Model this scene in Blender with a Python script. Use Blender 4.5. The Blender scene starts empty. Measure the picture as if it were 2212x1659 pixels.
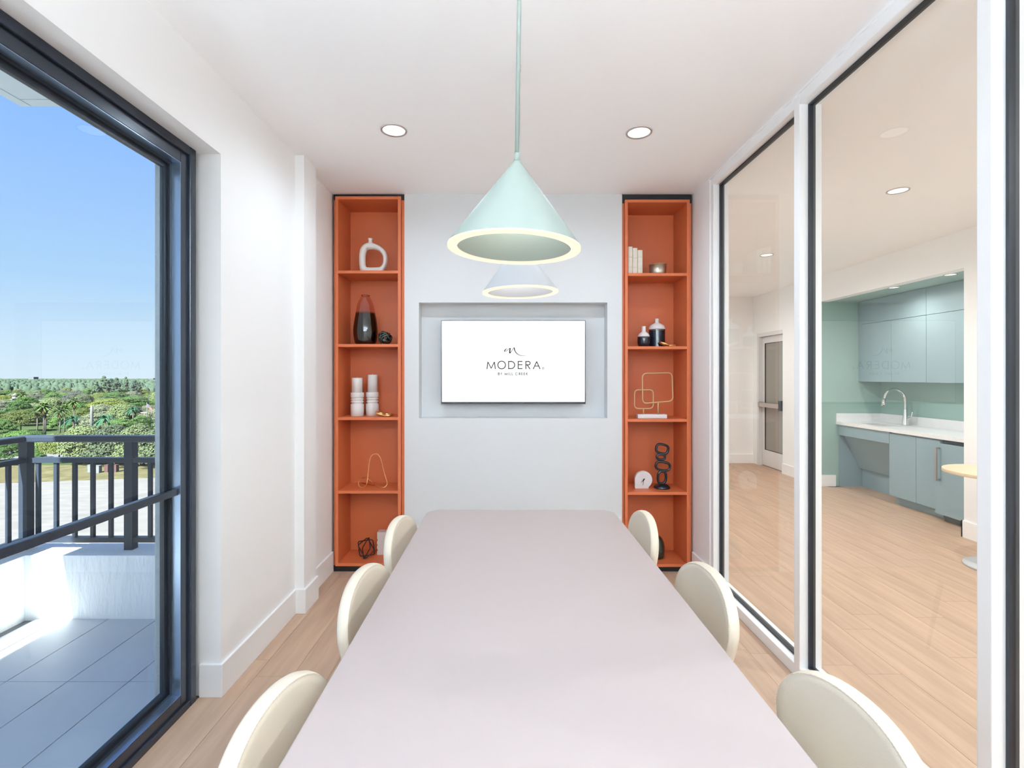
import bpy, math, random
from math import sin, cos, pi, radians
from mathutils import Vector, Matrix

# ------------------------------------------------------------------ camera, sky, sun, exposure
S = bpy.context.scene
COL = S.collection
EYE = 1.49                      # eye height above the room floor
F, VX, VY = 1080.0, 1093.0, 813.0   # focal length and vanishing point of the 2212 x 1659 frame
cam_d = bpy.data.cameras.new('camera')
cam = bpy.data.objects.new('camera', cam_d)
COL.objects.link(cam)
cam.location = (0, 0, EYE)
cam.rotation_euler = (pi / 2, 0, 0)
cam_d.sensor_width = 36.0
cam_d.lens = F / 2212 * 36.0
cam_d.shift_x = (1106 - VX) / 2212
cam_d.shift_y = -(829.5 - VY) / 2212
cam_d.clip_start = 0.05
cam_d.clip_end = 6000
S.camera = cam

S.view_settings.view_transform = 'Standard'
S.view_settings.look = 'None'
S.view_settings.gamma = 1
S.view_settings.use_curve_mapping = False
S.view_settings.exposure = 0.0
S.cycles.max_bounces = 14
S.cycles.diffuse_bounces = 8
S.cycles.glossy_bounces = 6
S.cycles.transparent_max_bounces = 24
S.cycles.sample_clamp_indirect = 6
S.cycles.caustics_reflective = False
S.cycles.caustics_refractive = False

SKY_K = 1.0
SUN_E = 36.0
LAMP_W = 6.8
REAR_FILL_W = 15.0  # power of the fill downlights added behind the camera
FILL_UPLIGHT_W = 318.0  # power of the fill uplights added in the rear corners
HALL_W = 23.0
HALLC = (0.92, 0.98, 1.0)
WARM = (0.785, 0.94, 1.075)

W = bpy.data.worlds.new('sky')
S.world = W
W.use_nodes = True
nt = W.node_tree
bg = nt.nodes['Background']
tc = nt.nodes.new('ShaderNodeTexCoord')
sep = nt.nodes.new('ShaderNodeSeparateXYZ')
rmp = nt.nodes.new('ShaderNodeValToRGB')
nt.links.new(tc.outputs['Generated'], sep.inputs[0])
nt.links.new(sep.outputs['Z'], rmp.inputs[0])
nt.links.new(rmp.outputs[0], bg.inputs[0])
bg.inputs[1].default_value = SKY_K
els = rmp.color_ramp.elements
els[0].position = 0.0; els[0].color = (0.80, 0.91, 1.0, 1)
els[1].position = 1.0; els[1].color = (0.12, 0.30, 0.90, 1)
for p, c in ((0.05, (0.72, 0.87, 1.0)), (0.15, (0.50, 0.73, 1.0)), (0.38, (0.31, 0.56, 1.08))):
    e = els.new(p); e.color = (*c, 1)

sun_d = bpy.data.lights.new('sun', 'SUN')
sun_d.energy = SUN_E
sun_d.color = (1.0, 0.96, 0.88)
sun_d.angle = radians(0.53)
sun = bpy.data.objects.new('sun', sun_d)
COL.objects.link(sun)
sun.rotation_euler = Vector((0.157, 1.05, -1.0)).to_track_quat('-Z', 'Y').to_euler()
sun.location = (-8, -20, 25)


def mx(u, d):
    """world X of something seen at column u when it stands d metres into the room"""
    return (u - VX) * d / F


def mz(v, d):
    return EYE - (v - VY) * d / F


# ------------------------------------------------------------------ helpers: materials
MATS = {}


def mat(name, color, rough=0.5, metal=0.0, spec=0.5, noise=0.0, nscale=8.0, bump=0.0, bscale=60.0,
        stretch=None, coat=0.0, rand=0.0, sheen=0.0, emit=None, estr=0.0):
    m = bpy.data.materials.new(name)
    m.use_nodes = True
    t = m.node_tree
    b = t.nodes['Principled BSDF']
    b.inputs['Roughness'].default_value = rough
    b.inputs['Metallic'].default_value = metal
    b.inputs['Specular IOR Level'].default_value = spec
    b.inputs['Coat Weight'].default_value = coat
    b.inputs['Coat Roughness'].default_value = 0.08
    b.inputs['Base Color'].default_value = (*color, 1)
    tcn = t.nodes.new('ShaderNodeTexCoord')
    src = tcn.outputs['Object']
    if stretch:
        mp = t.nodes.new('ShaderNodeMapping')
        mp.inputs['Scale'].default_value = stretch
        t.links.new(src, mp.inputs[0])
        src = mp.outputs[0]
    col = None
    if noise:
        n = t.nodes.new('ShaderNodeTexNoise')
        n.inputs['Scale'].default_value = nscale
        n.inputs['Detail'].default_value = 5
        t.links.new(src, n.inputs['Vector'])
        mr = t.nodes.new('ShaderNodeMapRange')
        mr.inputs['From Min'].default_value = 0.25
        mr.inputs['From Max'].default_value = 0.75
        mr.inputs['To Min'].default_value = 1 - noise
        mr.inputs['To Max'].default_value = 1 + noise
        t.links.new(n.outputs['Fac'], mr.inputs[0])
        fac = mr.outputs[0]
        col = fac
    if rand:
        oi = t.nodes.new('ShaderNodeObjectInfo')
        mr2 = t.nodes.new('ShaderNodeMapRange')
        mr2.inputs['To Min'].default_value = 1 - rand
        mr2.inputs['To Max'].default_value = 1 + rand
        t.links.new(oi.outputs['Random'], mr2.inputs[0])
        if col is not None:
            mu = t.nodes.new('ShaderNodeMath'); mu.operation = 'MULTIPLY'
            t.links.new(col, mu.inputs[0]); t.links.new(mr2.outputs[0], mu.inputs[1])
            col = mu.outputs[0]
        else:
            col = mr2.outputs[0]
    if col is not None:
        vm = t.nodes.new('ShaderNodeVectorMath'); vm.operation = 'SCALE'
        vm.inputs[0].default_value = color
        t.links.new(col, vm.inputs['Scale'])
        t.links.new(vm.outputs[0], b.inputs['Base Color'])
    if bump:
        n2 = t.nodes.new('ShaderNodeTexNoise')
        n2.inputs['Scale'].default_value = bscale
        n2.inputs['Detail'].default_value = 3
        t.links.new(src, n2.inputs['Vector'])
        bp = t.nodes.new('ShaderNodeBump')
        bp.inputs['Strength'].default_value = bump
        bp.inputs['Distance'].default_value = 0.01
        t.links.new(n2.outputs['Fac'], bp.inputs['Height'])
        t.links.new(bp.outputs[0], b.inputs['Normal'])
    if emit:
        b.inputs['Emission Color'].default_value = (*emit, 1)
        b.inputs['Emission Strength'].default_value = estr
    return m


def glass_mat(name, tint, ior=1.5, ramp=None, axis='Z', rough=0.0, boost=1.0):
    """thin clear pane or wall of glass: Fresnel mirror over a tinted see-through layer"""
    m = bpy.data.materials.new(name)
    m.use_nodes = True
    t = m.node_tree
    for n in list(t.nodes):
        if n.type != 'OUTPUT_MATERIAL':
            t.nodes.remove(n)
    out = [n for n in t.nodes if n.type == 'OUTPUT_MATERIAL'][0]
    tr = t.nodes.new('ShaderNodeBsdfTransparent')
    tr.inputs[0].default_value = (*tint, 1)
    gl = t.nodes.new('ShaderNodeBsdfGlossy')
    gl.inputs['Roughness'].default_value = rough
    fr = t.nodes.new('ShaderNodeFresnel')
    fr.inputs[0].default_value = ior
    ge = t.nodes.new('ShaderNodeNewGeometry')
    inv = t.nodes.new('ShaderNodeMath'); inv.operation = 'SUBTRACT'
    inv.inputs[0].default_value = boost
    t.links.new(ge.outputs['Backfacing'], inv.inputs[1])
    mu = t.nodes.new('ShaderNodeMath'); mu.operation = 'MULTIPLY'; mu.use_clamp = True
    t.links.new(fr.outputs[0], mu.inputs[0]); t.links.new(inv.outputs[0], mu.inputs[1])
    mi = t.nodes.new('ShaderNodeMixShader')
    t.links.new(mu.outputs[0], mi.inputs[0])
    t.links.new(tr.outputs[0], mi.inputs[1]); t.links.new(gl.outputs[0], mi.inputs[2])
    t.links.new(mi.outputs[0], out.inputs[0])
    if ramp:
        tcn = t.nodes.new('ShaderNodeTexCoord')
        sp = t.nodes.new('ShaderNodeSeparateXYZ')
        t.links.new(tcn.outputs['Generated'], sp.inputs[0])
        r = t.nodes.new('ShaderNodeValToRGB')
        e = r.color_ramp.elements
        e[0].position, e[0].color = ramp[0][0], (*ramp[0][1], 1)
        e[1].position, e[1].color = ramp[-1][0], (*ramp[-1][1], 1)
        for p, c in ramp[1:-1]:
            x = e.new(p); x.color = (*c, 1)
        t.links.new(sp.outputs['Z'], r.inputs[0])
        t.links.new(r.outputs[0], tr.inputs[0])
    return m


def two_tone(name, low, high, split, rough=0.25, band=None):
    """dipped glaze: one colour below the split height, another above (Generated Z)"""
    m = mat(name, low, rough=rough)
    t = m.node_tree
    b = t.nodes['Principled BSDF']
    tcn = t.nodes.new('ShaderNodeTexCoord')
    sp = t.nodes.new('ShaderNodeSeparateXYZ')
    t.links.new(tcn.outputs['Generated'], sp.inputs[0])
    r = t.nodes.new('ShaderNodeValToRGB')
    e = r.color_ramp.elements
    e[0].position, e[0].color = split - 0.06, (*low, 1)
    e[1].position, e[1].color = split + 0.008, (*high, 1)
    x = e.new(split); x.color = (*(band or low), 1)
    t.links.new(sp.outputs['Z'], r.inputs[0])
    t.links.new(r.outputs[0], b.inputs['Base Color'])
    return m


def leaf_mat(name, c, var=0.35, nscale=0.9):
    m = bpy.data.materials.new(name)
    m.use_nodes = True
    t = m.node_tree
    for n in list(t.nodes):
        if n.type != 'OUTPUT_MATERIAL':
            t.nodes.remove(n)
    out = [n for n in t.nodes if n.type == 'OUTPUT_MATERIAL'][0]
    oi = t.nodes.new('ShaderNodeObjectInfo')
    tcn = t.nodes.new('ShaderNodeTexCoord')
    n = t.nodes.new('ShaderNodeTexNoise'); n.inputs['Scale'].default_value = nscale
    t.links.new(tcn.outputs['Object'], n.inputs['Vector'])
    ad = t.nodes.new('ShaderNodeMath'); ad.operation = 'ADD'
    t.links.new(oi.outputs['Random'], ad.inputs[0]); t.links.new(n.outputs['Fac'], ad.inputs[1])
    r = t.nodes.new('ShaderNodeValToRGB')
    e = r.color_ramp.elements
    e[0].position = 0.2
    e[0].color = (c[0] * (1 - var), c[1] * (1 - var), c[2] * (1 - var * .6), 1)
    e[1].position = 1.5 / 1.6
    e[1].color = (c[0] * (1 + var * 1.3), c[1] * (1 + var), c[2] * (1 + var * .4), 1)
    mr = t.nodes.new('ShaderNodeMath'); mr.operation = 'MULTIPLY'; mr.inputs[1].default_value = 0.62
    t.links.new(ad.outputs[0], mr.inputs[0]); t.links.new(mr.outputs[0], r.inputs[0])
    d = t.nodes.new('ShaderNodeBsdfDiffuse'); tl = t.nodes.new('ShaderNodeBsdfTranslucent')
    t.links.new(r.outputs[0], d.inputs[0]); t.links.new(r.outputs[0], tl.inputs[0])
    mi = t.nodes.new('ShaderNodeMixShader'); mi.inputs[0].default_value = 0.3
    t.links.new(d.outputs[0], mi.inputs[1]); t.links.new(tl.outputs[0], mi.inputs[2])
    t.links.new(mi.outputs[0], out.inputs[0])
    return m


wall_m = mat('wall_paint', (0.90, 0.90, 0.895), rough=0.6, spec=0.25)
backwall_m = mat('pale_grey_paint', (0.72, 0.735, 0.745), rough=0.6, spec=0.25)
ceil_m = mat('ceiling_paint', (0.93, 0.93, 0.93), rough=0.75, spec=0.2)
trim_m = mat('trim_paint', (0.91, 0.91, 0.91), rough=0.35, spec=0.4)
frame_w = mat('white_frame_paint', (0.90, 0.91, 0.915), rough=0.3, spec=0.5)
gasket_m = mat('black_gasket', (0.008, 0.011, 0.016), rough=0.4)
alu_m = mat('black_aluminium', (0.022, 0.028, 0.042), rough=0.25, spec=0.6, metal=0.35)
stop_m = mat('anodised_stop', (0.32, 0.41, 0.54), rough=0.28, metal=0.9)
orange_m = mat('orange_laminate', (0.545, 0.135, 0.048), rough=0.42, spec=0.4)
black_m = mat('black_laminate', (0.006, 0.007, 0.009), rough=0.3)
table_m = mat('table_laminate', (0.42, 0.352, 0.335), rough=0.45, spec=0.35)
tedge_m = mat('table_edge', (0.62, 0.55, 0.52), rough=0.5)
leather_m = mat('cream_leather', (0.75, 0.665, 0.54), rough=0.42, spec=0.4, bump=0.08, bscale=420)
thread_m = mat('cream_thread', (0.74, 0.65, 0.52), rough=0.8)
legmetal_m = mat('dark_metal_leg', (0.05, 0.05, 0.05), rough=0.4, metal=0.6)
wood_m = mat('light_oak_plank', (0.49, 0.335, 0.237), rough=0.5, spec=0.3, noise=0.17, nscale=3.0,
             stretch=(6, 0.55, 1), rand=0.028, bump=0.03, bscale=30)
subfloor_m = mat('plank_joint', (0.30, 0.22, 0.16), rough=0.8)
mint_m = mat('mint_enamel', (0.275, 0.32, 0.283), rough=0.5, spec=0.3)
whiteen_m = mat('white_enamel', (0.50, 0.51, 0.53), rough=0.5, spec=0.3)
ring_m = mat('warm_light_ring', (0.04, 0.04, 0.04), emit=(1.0, 0.87, 0.66), estr=1.05)
lens_m = mat('lamp_lens', (0.9, 0.9, 0.9), rough=0.3, emit=(1.0, 0.98, 0.95), estr=1.1, bump=0.5, bscale=25)
steel_m = mat('chrome', (0.75, 0.77, 0.78), rough=0.09, metal=1.0)
brushed_m = mat('brushed_nickel', (0.55, 0.52, 0.5), rough=0.3, metal=1.0)
brass_m = mat('brass', (0.85, 0.56, 0.22), rough=0.3, metal=1.0)
palegold_m = mat('pale_gold', (0.66, 0.48, 0.25), rough=0.45, metal=0.75)
cer_m = mat('white_ceramic', (0.78, 0.77, 0.75), rough=0.45)
wax_m = mat('white_wax', (0.80, 0.77, 0.74), rough=0.5, spec=0.3)
wick_m = mat('wick', (0.6, 0.55, 0.5), rough=0.9)
iron_m = mat('black_iron', (0.008, 0.007, 0.008), rough=0.3)
resin_m = mat('black_resin', (0.008, 0.011, 0.016), rough=0.28)
marble_m = mat('white_marble', (0.80, 0.81, 0.83), rough=0.3, noise=0.05, nscale=14)
paper_m = mat('cream_book_cloth', (0.74, 0.69, 0.59), rough=0.8, noise=0.08, nscale=30)
page_m = mat('book_pages', (0.8, 0.76, 0.66), rough=0.9)
champ_m = mat('champagne_metal', (0.66, 0.62, 0.52), rough=0.28, metal=0.9)
dglass_m = mat('dark_green_glass', (0.006, 0.022, 0.018), rough=0.06, spec=0.8, coat=0.6)
tvb_m = mat('tv_black', (0.006, 0.008, 0.012), rough=0.3)
screen_m = mat('lit_screen', (0.02, 0.02, 0.02), rough=0.2, emit=(1, 1, 1), estr=1.02)
ink_m = mat('screen_ink', (0.012, 0.012, 0.012), rough=0.6, spec=0.1)
inkg_m = mat('screen_ink_grey', (0.10, 0.10, 0.10), rough=0.6, spec=0.1)
plastic_m = mat('white_plastic', (0.86, 0.86, 0.85), rough=0.35)
slot_m = mat('outlet_slot', (0.55, 0.55, 0.54), rough=0.6)
sage_m = mat('sage_paint', (0.34, 0.49, 0.45), rough=0.55, spec=0.3)
cab_m = mat('blue_grey_laminate', (0.285, 0.395, 0.435), rough=0.4, spec=0.4)
cabdark_m = mat('dark_cabinet_grey', (0.10, 0.13, 0.15), rough=0.6)  # even dark blue grey of the fridge body and grille
quartz_m = mat('white_quartz', (0.84, 0.84, 0.85), rough=0.25, noise=0.03, nscale=40)
sink_m = mat('sink_steel', (0.32, 0.34, 0.38), rough=0.25, metal=0.9)
beech_m = mat('beech_top', (0.70, 0.55, 0.36), rough=0.45, noise=0.06, nscale=5, stretch=(1, 9, 1))
doorpaint_m = mat('pale_door_paint', (0.72, 0.72, 0.72), rough=0.35)
frost_m = mat('grey_door_glass', (0.27, 0.27, 0.24), rough=0.12, spec=0.6)
win_g = glass_mat('window_glass', (0.93, 0.975, 0.995), ior=1.5)
part_g = glass_mat('partition_glass', (0.985, 0.985, 0.975), ior=1.55)
vase_g = glass_mat('pink_to_olive_glass', (1, 1, 1), ior=2.0, rough=0.03,
                   ramp=((0.0, (0.09, 0.10, 0.055)), (0.50, (0.08, 0.11, 0.085)), (0.54, (0.015, 0.02, 0.025)),
                         (0.62, (0.012, 0.015, 0.02)), (0.67, (0.86, 0.74, 0.74)), (1.0, (0.95, 0.84, 0.83))))
glaze_m = two_tone('dipped_glaze_small', (0.006, 0.008, 0.014), (0.78, 0.76, 0.76), 0.50, 0.16, (0.10, 0.055, 0.03))
glaze2_m = two_tone('dipped_glaze_large', (0.006, 0.008, 0.014), (0.78, 0.76, 0.76), 0.62, 0.16, (0.10, 0.055, 0.03))
stucco_m = mat('white_stucco', (0.92, 0.92, 0.91), rough=0.9, spec=0.1, bump=1.0, bscale=26, stretch=(1, 1, 0.28))
stucco2_m = mat('grey_stucco', (0.48, 0.50, 0.51), rough=0.9, spec=0.1, bump=0.6, bscale=220)
soffit_m = mat('soffit_stucco', (0.70, 0.73, 0.72), rough=0.9, spec=0.1, bump=0.15, bscale=15)
tile_m = mat('grey_porcelain_tile', (0.52, 0.55, 0.59), rough=0.5, noise=0.05, nscale=4, rand=0.02)
grout_m = mat('tile_grout', (0.10, 0.11, 0.12), rough=0.9)
rail_m = mat('bronze_grey_rail', (0.018, 0.026, 0.040), rough=0.35, spec=0.35)
sand_m = mat('sandy_ground', (0.128, 0.124, 0.121), rough=0.95, spec=0.0, noise=0.16, nscale=0.5, stretch=(0.6, 1.6, 1))
grass_m = mat('dry_grass', (0.085, 0.078, 0.042), rough=1.0, spec=0.0, noise=0.35, nscale=0.5)
ground_m = mat('woodland_ground', (0.034, 0.052, 0.022), rough=1.0, spec=0.0, noise=0.4, nscale=0.08)
asphalt_m = mat('pale_asphalt', (0.11, 0.11, 0.11), rough=0.95, spec=0.1)
bark_m = mat('bark', (0.16, 0.13, 0.10), rough=0.95, spec=0.1)
palmbark_m = mat('palm_bark', (0.075, 0.07, 0.062), rough=0.95, spec=0.1)
frond_m = leaf_mat('palm_frond', (0.0624, 0.1056, 0.0389))
dfrond_m = leaf_mat('dark_palm_frond', (0.0280, 0.0840, 0.0529))
skirt_m = leaf_mat('dead_palm_frond', (0.085, 0.066, 0.036), 0.2)
leafA_m = leaf_mat('leaf_mid_green', (0.0570, 0.1105, 0.0385))
leafB_m = leaf_mat('leaf_yellow_green', (0.0924, 0.1221, 0.0401))
leafC_m = leaf_mat('leaf_grey_green', (0.0970, 0.1164, 0.0889))
leafD_m = leaf_mat('leaf_sea_grape', (0.0921, 0.1262, 0.0691), 0.45)
leafE_m = leaf_mat('leaf_blue_green', (0.0685, 0.1080, 0.0778))
far_m = leaf_mat('leaf_far_haze_tint', (0.045, 0.074, 0.060), 0.6, 0.045)  # bluish tint puts the distance haze into the leaf colour
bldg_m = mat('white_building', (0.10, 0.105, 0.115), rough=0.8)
bwin_m = mat('building_window', (0.075, 0.085, 0.10), rough=0.2)
roof_m = mat('pale_roof', (0.115, 0.105, 0.095), rough=0.9)
redroof_m = mat('red_roof', (0.09, 0.045, 0.04), rough=0.9)
conc_m = mat('concrete_pole', (0.10, 0.10, 0.098), rough=0.9)
boxw_m = mat('utility_white', (0.10, 0.11, 0.12), rough=0.6)
boxr_m = mat('utility_maroon', (0.055, 0.025, 0.025), rough=0.6)
flagr_m = mat('flag_red', (0.11, 0.03, 0.03), rough=0.8)
flagw_m = mat('flag_white', (0.11, 0.11, 0.11), rough=0.8)
flagb_m = mat('flag_blue', (0.05, 0.08, 0.30), rough=0.8)


# ------------------------------------------------------------------ helpers: meshes
class MB:
    def __init__(self):
        self.v, self.f, self.s = [], [], []

    def add(self, vs, fs, smooth=False):
        o = len(self.v)
        self.v += [tuple(p) for p in vs]
        self.f += [tuple(i + o for i in f) for f in fs]
        self.s += [smooth] * len(fs)
        return self

    def box(self, x0, x1, y0, y1, z0, z1):
        x0, x1 = sorted((x0, x1)); y0, y1 = sorted((y0, y1)); z0, z1 = sorted((z0, z1))
        vs = [(x, y, z) for z in (z0, z1) for y in (y0, y1) for x in (x0, x1)]
        fs = [(0, 2, 3, 1), (4, 5, 7, 6), (0, 1, 5, 4), (2, 6, 7, 3), (0, 4, 6, 2), (1, 3, 7, 5)]
        return self.add(vs, fs)

    def prism(self, poly, axis, a, b, smooth=False):
        """extrude a counter-clockwise 2D outline along an axis"""
        n = len(poly)

        def P(p, h):
            if axis == 'X': return (h, p[0], p[1])
            if axis == 'Y': return (p[0], h, p[1])
            return (p[0], p[1], h)
        vs = [P(p, a) for p in poly] + [P(p, b) for p in poly]
        fs = [tuple(range(n)), tuple(range(2 * n - 1, n - 1, -1))]
        self.add(vs, fs)
        o = len(self.v) - 2 * n
        for i in range(n):
            j = (i + 1) % n
            self.f.append((o + i, o + n + i, o + n + j, o + j)); self.s.append(smooth)
        return self

    def lathe(self, prof, seg=40, c=(0, 0, 0), cap=True, smooth=True):
        o = len(self.v)
        n = len(prof)
        for r, z in prof:
            for k in range(seg):
                a = 2 * pi * k / seg
                self.v.append((c[0] + r * cos(a), c[1] + r * sin(a), c[2] + z))
        for i in range(n - 1):
            for k in range(seg):
                k2 = (k + 1) % seg
                self.f.append((o + i * seg + k, o + i * seg + k2, o + (i + 1) * seg + k2, o + (i + 1) * seg + k))
                self.s.append(smooth)
        if cap:
            self.f.append(tuple(o + k for k in reversed(range(seg)))); self.s.append(False)
            self.f.append(tuple(o + (n - 1) * seg + k for k in range(seg))); self.s.append(False)
        return self

    def tube(self, pts, r, seg=10, closed=False, rr=None, flat=1.0, upv=None):
        pts = [Vector(p) for p in pts]
        n = len(pts)
        o = len(self.v)
        prev = None
        for i, p in enumerate(pts):
            if closed:
                d = pts[(i + 1) % n] - pts[i - 1]
            else:
                d = pts[min(i + 1, n - 1)] - pts[max(i - 1, 0)]
            d.normalize()
            if upv is not None:
                u = Vector(upv) - d * d.dot(Vector(upv))
            elif prev is None:
                a = Vector((0, 0, 1)) if abs(d.z) < 0.9 else Vector((0, 1, 0))
                u = a - d * d.dot(a)
            else:
                u = prev - d * d.dot(prev)
            u.normalize(); prev = u
            w = d.cross(u)
            R = rr[i] if rr else r
            for k in range(seg):
                a = 2 * pi * k / seg
                self.v.append(tuple(p + u * (cos(a) * R * flat) + w * (sin(a) * R)))
        m = n if closed else n - 1
        for i in range(m):
            j = (i + 1) % n
            for k in range(seg):
                k2 = (k + 1) % seg
                self.f.append((o + i * seg + k, o + i * seg + k2, o + j * seg + k2, o + j * seg + k)); self.s.append(True)
        if not closed:
            self.f.append(tuple(o + k for k in reversed(range(seg)))); self.s.append(False)
            self.f.append(tuple(o + (n - 1) * seg + k for k in range(seg))); self.s.append(False)
        return self

    def mesh(self, name, m):
        me = bpy.data.meshes.new(name)
        me.from_pydata(self.v, [], self.f)
        me.polygons.foreach_set('use_smooth', self.s)
        me.materials.append(m)
        me.update()
        return me


def fixn(me):
    import bmesh
    b = bmesh.new(); b.from_mesh(me)
    bmesh.ops.recalc_face_normals(b, faces=b.faces)
    b.to_mesh(me); b.free()


def obj(name, mb, m, parent=None, loc=None, fix=True):
    me = mb.mesh(name, m) if isinstance(mb, MB) else mb
    if fix and isinstance(mb, MB):
        fixn(me)
    o = bpy.data.objects.new(name, me)
    COL.objects.link(o)
    if parent is not None:
        o.parent = parent
    if loc is not None:
        o.location = loc
    return o


def tag(o, label=None, cat=None, group=None, kind=None):
    if label: o['label'] = label
    if cat: o['category'] = cat
    if group: o['group'] = group
    if kind: o['kind'] = kind
    return o


def thing(name, label, cat, loc=(0, 0, 0), rz=0.0, group=None):
    o = bpy.data.objects.new(name, None)
    COL.objects.link(o)
    o.location = loc
    o.rotation_euler = (0, 0, rz)
    o.empty_display_size = 0.1
    return tag(o, label, cat, group)


def struct(name, mb=None, m=None, parent=None):
    if mb is None:
        o = bpy.data.objects.new(name, None); COL.objects.link(o)
    else:
        o = obj(name, mb, m, parent)
    if parent is None:
        o['kind'] = 'structure'
    return o


def bevel(o, w=0.004, seg=2):
    b = o.modifiers.new('bevel', 'BEVEL')
    b.width = w; b.segments = seg; b.limit_method = 'ANGLE'; b.angle_limit = radians(40)
    return o


def dup(root, loc, rz=None, label=None, group=None):
    r = root.copy(); COL.objects.link(r)
    r.location = loc
    if rz is not None:
        r.rotation_euler = (0, 0, rz)
    if label: r['label'] = label
    if group: r['group'] = group
    for ch in list(root.children):
        c = ch.copy(); COL.objects.link(c); c.parent = r
        for g in list(ch.children):
            d = g.copy(); COL.objects.link(d); d.parent = c
    return r


def rrect(w, h, r, n=8, cx=0, cy=0):
    pts = []
    for qx, qy, a0 in ((1, 1, 0), (-1, 1, 90), (-1, -1, 180), (1, -1, 270)):
        for k in range(n + 1):
            a = radians(a0 + 90 * k / n)
            pts.append((cx + qx * (w / 2 - r) + r * cos(a), cy + qy * (h / 2 - r) + r * sin(a)))
    return pts


def catmull(pts, n=6, closed=False):
    P = [Vector(p) for p in pts]
    out = []
    m = len(P)
    rng = range(m) if closed else range(m - 1)
    for i in rng:
        if closed:
            a, b, c, d = P[i - 1], P[i], P[(i + 1) % m], P[(i + 2) % m]
        else:
            a, b, c, d = P[max(i - 1, 0)], P[i], P[i + 1], P[min(i + 2, m - 1)]
        for k in range(n):
            t = k / n
            out.append(0.5 * ((2 * b) + (c - a) * t + (2 * a - 5 * b + 4 * c - d) * t * t + (3 * b - a - 3 * c + d) * t ** 3))
    if not closed:
        out.append(P[-1])
    return out


# ------------------------------------------------------------------ the room shell
CEIL = 2.883
LX, RX = -1.33, 1.43            # wall faces
BY = 3.82                       # back wall face
HALLX = 4.25                    # far wall of the hall beyond the glass
HC = 2.85

fl = struct('floor', MB().box(-1.60, 5.3, -2.0, 9.0, -0.14, -0.012), subfloor_m)
rnd = random.Random(5)
pm = MB().box(-0.0905, 0.0905, -0.61, 0.61, -0.012, 0.0).mesh('plank', wood_m)
fixn(pm)
nplank = 0
PW, PL = 0.1825, 1.222


def planks(x0, x1, y0, y1):
    global nplank
    k = 0
    x = x0
    while x < x1:
        off = rnd.random() * PL
        y = y0 - off
        while y < y1:
            o = bpy.data.objects.new('plank', pm); COL.objects.link(o)
            o.parent = fl
            ya, yb = max(y, y0), min(y + PL, y1)
            if yb - ya > 0.06:
                o.location = (x + min(PW, x1 - x) / 2, (ya + yb) / 2, 0)
                o.scale = ((min(PW, x1 - x)) / PW, (yb - ya - 0.0015) / 1.22, 1)
                nplank += 1
            else:
                bpy.data.objects.remove(o)
            y += PL
        x += PW
        k += 1


planks(-1.425, 1.436, -1.5, 4.14)
planks(1.436, HALLX + 0.1, 0.4, 8.6)
planks(HALLX + 0.1, 5.09, 4.64, 6.79)
planks(1.436, HALLX + 0.1, -1.5, 0.4)

struct('ceiling', MB().box(-1.60, 1.50, -1.7, 4.35, CEIL, CEIL + 0.15), ceil_m)
struct('ceiling_hall', MB().box(1.50, 5.3, -1.7, 9.0, HC, HC + 0.18), ceil_m)

# left wall: recess, pilaster, window opening
wl = MB()
wl.box(-1.532, LX, 2.332, BY, 0, CEIL)
wl.box(-1.532, LX, -1.7, 2.332, 2.527, CEIL)
wl.box(-1.532, LX, -1.7, -0.42, 0, 2.527)
wl.box(LX, -1.272, 3.15, 3.345, 0, CEIL)
struct('wall_left', wl, wall_m)
ow = MB()
ow.box(-1.562, -1.532, 2.225, 3.43, -0.6, 4.0)
ow.box(-1.562, -1.532, -1.7, 2.225, 2.50, 4.0)
struct('wall_left_outside', ow, stucco2_m)
H = 0.153
bp_ = [(-1.4235, 2.317), (-1.316, 2.317), (-1.316, 3.136), (-1.257, 3.136), (-1.257, 3.359), (-1.316, 3.359), (-1.316, BY),
       (LX, BY), (LX, 3.345), (-1.272, 3.345), (-1.272, 3.15), (LX, 3.15), (LX, 2.332), (-1.4235, 2.332)]
bevel(struct('baseboard_left', MB().prism(bp_, 'Z', 0, H), trim_m), 0.003)
# back wall with the television recess and the two bookcase niches
NL0, NL1 = LX, mx(873.5, BY)
NR0, NR1 = mx(1343.8, BY), mx(1494.6, BY)
RC = (mx(905, BY), mx(1312, BY), mz(903.5, BY), mz(653.5, BY))
wb = MB()
wb.box(NL1, RC[0], BY, BY + 0.36, 0, CEIL)
wb.box(RC[1], NR0, BY, BY + 0.36, 0, CEIL)
wb.box(RC[0], RC[1], BY, BY + 0.36, 0, RC[2])
wb.box(RC[0], RC[1], BY, BY + 0.36, RC[3], CEIL)
wb.box(RC[0], RC[1], BY + 0.12, BY + 0.36, RC[2], RC[3])
wb.box(-1.56, 1.60, BY + 0.36, BY + 0.45, 0, CEIL)
wb.box(-1.56, NL0, BY, BY + 0.36, 0, CEIL)
struct('wall_back', wb, backwall_m)
bevel(struct('baseboard_back', MB().box(NL1, NR0, BY - 0.014, BY, 0, H), trim_m), 0.004)
# right wall stub beside the glazing, wall behind the camera
struct('wall_right', MB().box(RX, 1.545, 3.512, BY + 0.36, 0, CEIL), wall_m)
bevel(struct('baseboard_right', MB().box(RX - 0.014, RX, 3.512, BY, 0, H), trim_m), 0.004)
struct('wall_behind', MB().box(-1.6, 5.3, -1.85, -1.7, 0, CEIL), wall_m)

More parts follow.
